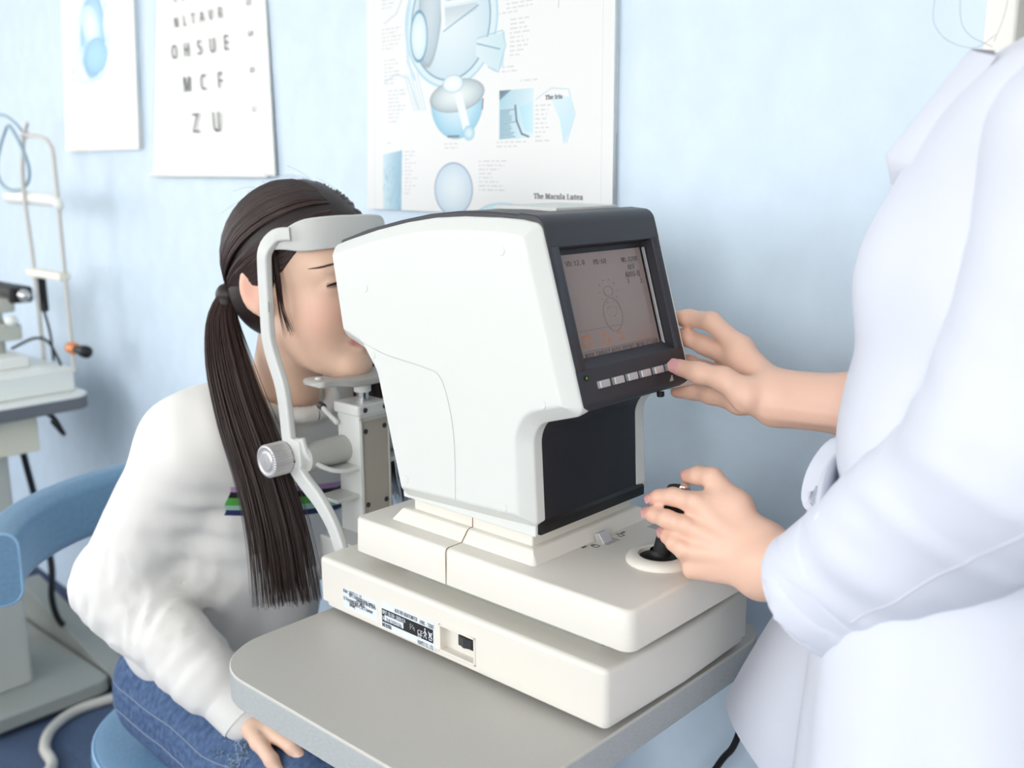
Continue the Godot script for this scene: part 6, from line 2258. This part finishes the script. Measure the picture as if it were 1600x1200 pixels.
func coat(e: Node3D) -> void:
	var wn := FastNoiseLite.new()
	wn.seed = 21
	wn.frequency = 7.0
	wn.fractal_octaves = 2
	var cuff := Vector3(0.3770, 0.9680, 0.0490)
	var el := Vector3(0.5430, 1.1300, 0.0920)
	var sh := Vector3(0.5550, 1.3300, 0.0780)
	var fd := (cuff - el).normalized()
	var f := Field.new()
	f.ell(Vector3(0.490, 1.235, -0.050), Vector3(0.106, 0.170, 0.150), 0.02)
	f.ell(Vector3(0.459, 1.095, -0.050), Vector3(0.108, 0.140, 0.135), 0.05)
	f.ell(Vector3(0.426, 1.232, 0.010), Vector3(0.045, 0.055, 0.055), 0.04)
	f.ell(Vector3(0.418, 1.232, -0.110), Vector3(0.045, 0.055, 0.055), 0.04)
	f.cap(Vector3(0.530, 1.350, 0.060), Vector3(0.530, 1.350, -0.150), 0.052, 0.052, 0.06)
	f.cap(Vector3(0.545, 1.375, -0.040), Vector3(0.560, 1.430, -0.035), 0.062, 0.056, 0.05)
	f.cut(Vector3(0.530, 1.425, -0.040), Vector3(-0.35, 1, 0), 0.006)
	f.cut(Vector3(0, 1.000, 0), Vector3(0, -1, 0), 0.004)
	f.warp = func(p: Vector3) -> float: return 0.0035 * wn.get_noise_3d(p.x, p.y * 0.7, p.z)
	var torso := f
	f = Field.new()
	f.cap(Vector3(0.520, 1.350, 0.04), sh, 0.050, 0.058, 0.04)
	f.cap(sh, el, 0.062, 0.070, 0.030)
	f.cap(el, cuff, 0.070, 0.0550, 0.025)
	f.cut(cuff + fd * 0.002, fd, 0.003)
	f.warp = func(p: Vector3) -> float:
		var o := 0.0035 * wn.get_noise_3d(p.x, p.y * 0.7, p.z)
		var seg := Geometry3D.get_closest_point_to_segment(p, el, cuff)
		var near := exp(-p.distance_squared_to(seg.lerp(cuff, 0.3)) / 0.012)
		o -= near * 0.0075 * maxf(0.0, 1.0 - 2.4 * absf(wn.get_noise_3d((p - cuff).dot(Vector3(0.35, 0.90, -0.2)) * 2.0, (p - cuff).dot(fd) * 0.55, p.z * 0.7 + 7.0)))
		var pit := exp(-p.distance_squared_to(Vector3(0.49, 1.17, 0.05)) / 0.009)
		o -= pit * 0.007 * maxf(0.0, 1.0 - 2.4 * absf(wn.get_noise_3d((p - el).dot(Vector3(0.8, 0.6, 0.0)) * 2.2 + 3.0, (p - el).dot(Vector3(-0.6, 0.8, 0.0)) * 0.6, p.z)))
		return o
	var b := MB.new()
	nets(b, torso, Vector3(0.32, 0.98, -0.24), Vector3(0.62, 1.45, 0.14), 0.0075)
	var ct := part("coat", b, M.coat, e, "white medical coat with wide three-quarter sleeves")
	b = MB.new()
	nets(b, f, Vector3(0.28, 0.87, -0.03), Vector3(0.65, 1.42, 0.19), 0.0065)
	part("sleeve", b, M.coat, ct)
	# the far sleeve
	var f2 := Field.new()
	f2.cap(Vector3(0.510, 1.350, -0.12), Vector3(0.530, 1.330, -0.160), 0.050, 0.054, 0.04)
	f2.cap(Vector3(0.530, 1.330, -0.160), Vector3(0.548, 1.110, -0.172), 0.054, 0.054, 0.02)
	f2.cap(Vector3(0.548, 1.110, -0.172), Vector3(0.440, 1.100, -0.160), 0.054, 0.046, 0.02)
	f2.cut(Vector3(0.420, 1.10, -0.165), Vector3(-1, 0, 0), 0.003)
	b = MB.new()
	nets(b, f2, Vector3(0.40, 1.03, -0.24), Vector3(0.66, 1.42, -0.08), 0.010)
	part("sleeve", b, M.coat, ct)
	# turned-up cuff of the near sleeve: an open band a little wider than the sleeve, its opening hollow
	b = MB.new()
	var cd := fd.cross(Vector3.UP).normalized()
	var cu := cd.cross(fd)
	var rows := []
	for j in 12:
		var row := PackedVector3Array()
		var q: Array = [[0.052, 0.0560], [0.051, 0.0590], [0.045, 0.0592], [0.020, 0.0580], [0.002, 0.0572], [-0.0030, 0.0570], [-0.0045, 0.0560], [-0.0030, 0.0548], [0.004, 0.0545], [0.030, 0.0535], [0.036, 0.045], [0.036, 0.020]][j]
		for k in 56:
			var a := TAU * k / 56
			row.append(cuff - fd * float(q[0]) + (cd * cos(a) + cu * sin(a)) * float(q[1]))
		rows.append(row)
	b.grid(rows, true)
	part("cuff", b, M.coat, ct)
	# the flared skirt, with pleats, and the front panel that swings forward of it
	b = MB.new()
	rows = []
	for j in 31:
		var v := j / 30.0
		var y := lerpf(1.035, 0.700, v)
		var row := PackedVector3Array()
		for k in 120:
			var a := TAU * k / 120
			var rx := lerpf(0.112, 0.165, pow(v, 0.8))
			var rz := lerpf(0.136, 0.225, pow(v, 0.8))
			var pleat := 1.0 + 0.035 * v * sin(7.0 * a + 0.8) + 0.02 * v * sin(12.0 * a)
			row.append(Vector3(lerpf(0.470, 0.525, v) + rx * cos(a) * pleat, y + 0.004 * sin(5.0 * a) * v, lerpf(-0.048, -0.015, v) + rz * sin(a) * pleat))
		rows.append(row)
	# hem turned inside
	for q in [[0.004, 0.996], [0.010, 0.985], [0.05, 0.975]]:
		var row := PackedVector3Array()
		for k in 120:
			var p: Vector3 = rows[30][k]
			var c := Vector3(0.520, p.y, -0.015)
			row.append(c + (p - c) * float(q[1]) + Vector3.UP * (float(q[0]) - 0.003))
		rows.append(row)
	b.grid(rows, true)
	part("coat_skirt", b, M.coat, ct)
	b = MB.new()
	rows = []
	for side in 2:
		for j in 17:
			var v: float = j / 16.0 if side == 0 else 1.0 - j / 16.0
			var row := PackedVector3Array()
			for k in 13:
				var u := k / 12.0
				var top := Vector3(0.3560, 1.020, -0.070).lerp(Vector3(0.4000, 1.020, 0.050), u)
				var bot := Vector3(0.2270, 0.772, -0.060).lerp(Vector3(0.4050, 0.752, 0.100), u)
				var p := top.lerp(bot, v) + Vector3(-0.010, 0, -0.004) * sin(v * PI) * 0.8
				p += Vector3(-0.008, 0, 0.004) * sin(u * PI * 2.0) * v + Vector3(0, 0.004 * sin(u * 7.0), 0) * v
				row.append(p + (Vector3(0.0022, 0, 0.0012) if side == 1 else Vector3.ZERO))
			rows.append(row)
	b.grid(rows)
	part("front_panel", b, M.coat, ct)
	# lapel
	b = MB.new()
	var P := [Vector3(0.4430, 1.4050, -0.058), Vector3(0.3935, 1.3245, -0.0120), Vector3(0.4120, 1.2985, 0.0040), Vector3(0.4300, 1.3180, 0.0480), Vector3(0.4820, 1.3900, 0.0560)]
	rows = []
	for side in 2:
		var s1: Array = [[P[0], P[4]], [P[0].lerp(P[1], 0.55), P[4].lerp(P[3], 0.5)], [P[1], P[3]], [P[1].lerp(P[2], 0.6), P[3].lerp(P[2], 0.45)], [P[2], P[2].lerp(P[3], 0.1)]]
		if side == 1:
			s1.reverse()
		for q in s1:
			var row := PackedVector3Array()
			for k in 9:
				var p: Vector3 = (q[0] as Vector3).lerp(q[1], k / 8.0)
				p += Vector3(-0.018, 0.004, 0.002) * sin(k / 8.0 * PI)
				row.append(p + (Vector3(0.004, -0.002, -0.001) if side == 1 else Vector3.ZERO))
			rows.append(row)
	b.grid(rows)
	part("lapel", b, M.coat, ct)
	# the tied bow at the waist
	b = MB.new()
	var loop := path([Vector3(0.3750, 1.085, -0.034), Vector3(0.3560, 1.0835, -0.018), Vector3(0.3460, 1.0620, 0.0000), Vector3(0.3460, 1.0380, 0.0120), Vector3(0.3580, 1.0380, 0.0160), Vector3(0.3660, 1.0580, 0.0090), Vector3(0.3750, 1.0740, -0.004)], 36)
	sweep(b, loop, Vector3(0.74, 0.25, 0.25), [Vector2(0.026, 0.0022)], 0.001)
	part("bow", b, M.coat, ct)
	b = MB.new()
	tube(b, path([Vector3(0.395, 1.045, 0.10), Vector3(0.368, 1.060, 0.03), Vector3(0.360, 1.062, -0.03), Vector3(0.385, 1.058, -0.11)], 20), 0.014, 10, true, 0.35, Vector3(1, 0, 0))
	part("belt", b, M.coat, ct)
	# stitched seam on the sleeve and the yoke
	b = MB.new()
	var sp := PackedVector3Array()
	for k in 20:
		var p := cuff - fd * lerpf(0.06, 0.24, k / 19.0)
		var dirv := (Vector3(0.2, -0.45, 0.87)).normalized()
		var s := 0.14
		for it in 20:
			s -= f.d(p + dirv * s) * 0.9
		sp.append(p + dirv * s)
	tube(b, sp, 0.0008, 5, false)
	part("sleeve_seam", b, M.coat_seam, ct)
	# trousers and shoes below
	var tf := Field.new()
	for s in [1.0, -1.0]:
		tf.chain([Vector3(0.51, 0.86, 0.07 * s - 0.02), Vector3(0.51, 0.48, 0.085 * s), Vector3(0.53, 0.10, 0.085 * s)], [0.090, 0.072, 0.065], 0.03)
	tf.cut(Vector3(0, 0.06, 0), Vector3(0, -1, 0), 0.004)
	b = MB.new()
	nets(b, tf, Vector3(0.38, 0.04, -0.22), Vector3(0.65, 1.0, 0.22), 0.014)
	part("trousers", b, M.coat, e)
	for s in [1.0, -1.0]:
		var sf := Field.new()
		sf.chain([Vector3(0.545, 0.045, 0.085 * s), Vector3(0.40, 0.035, 0.09 * s)], [0.044, 0.034], 0.02)
		sf.cut(Vector3(0, 0.002, 0), Vector3(0, -1, 0), 0.003)
		b = MB.new()
		nets(b, sf, Vector3(0.35, -0.006, 0.085 * s - 0.06), Vector3(0.61, 0.10, 0.085 * s + 0.06), 0.009)
		part("shoe", b, M.trim, e)
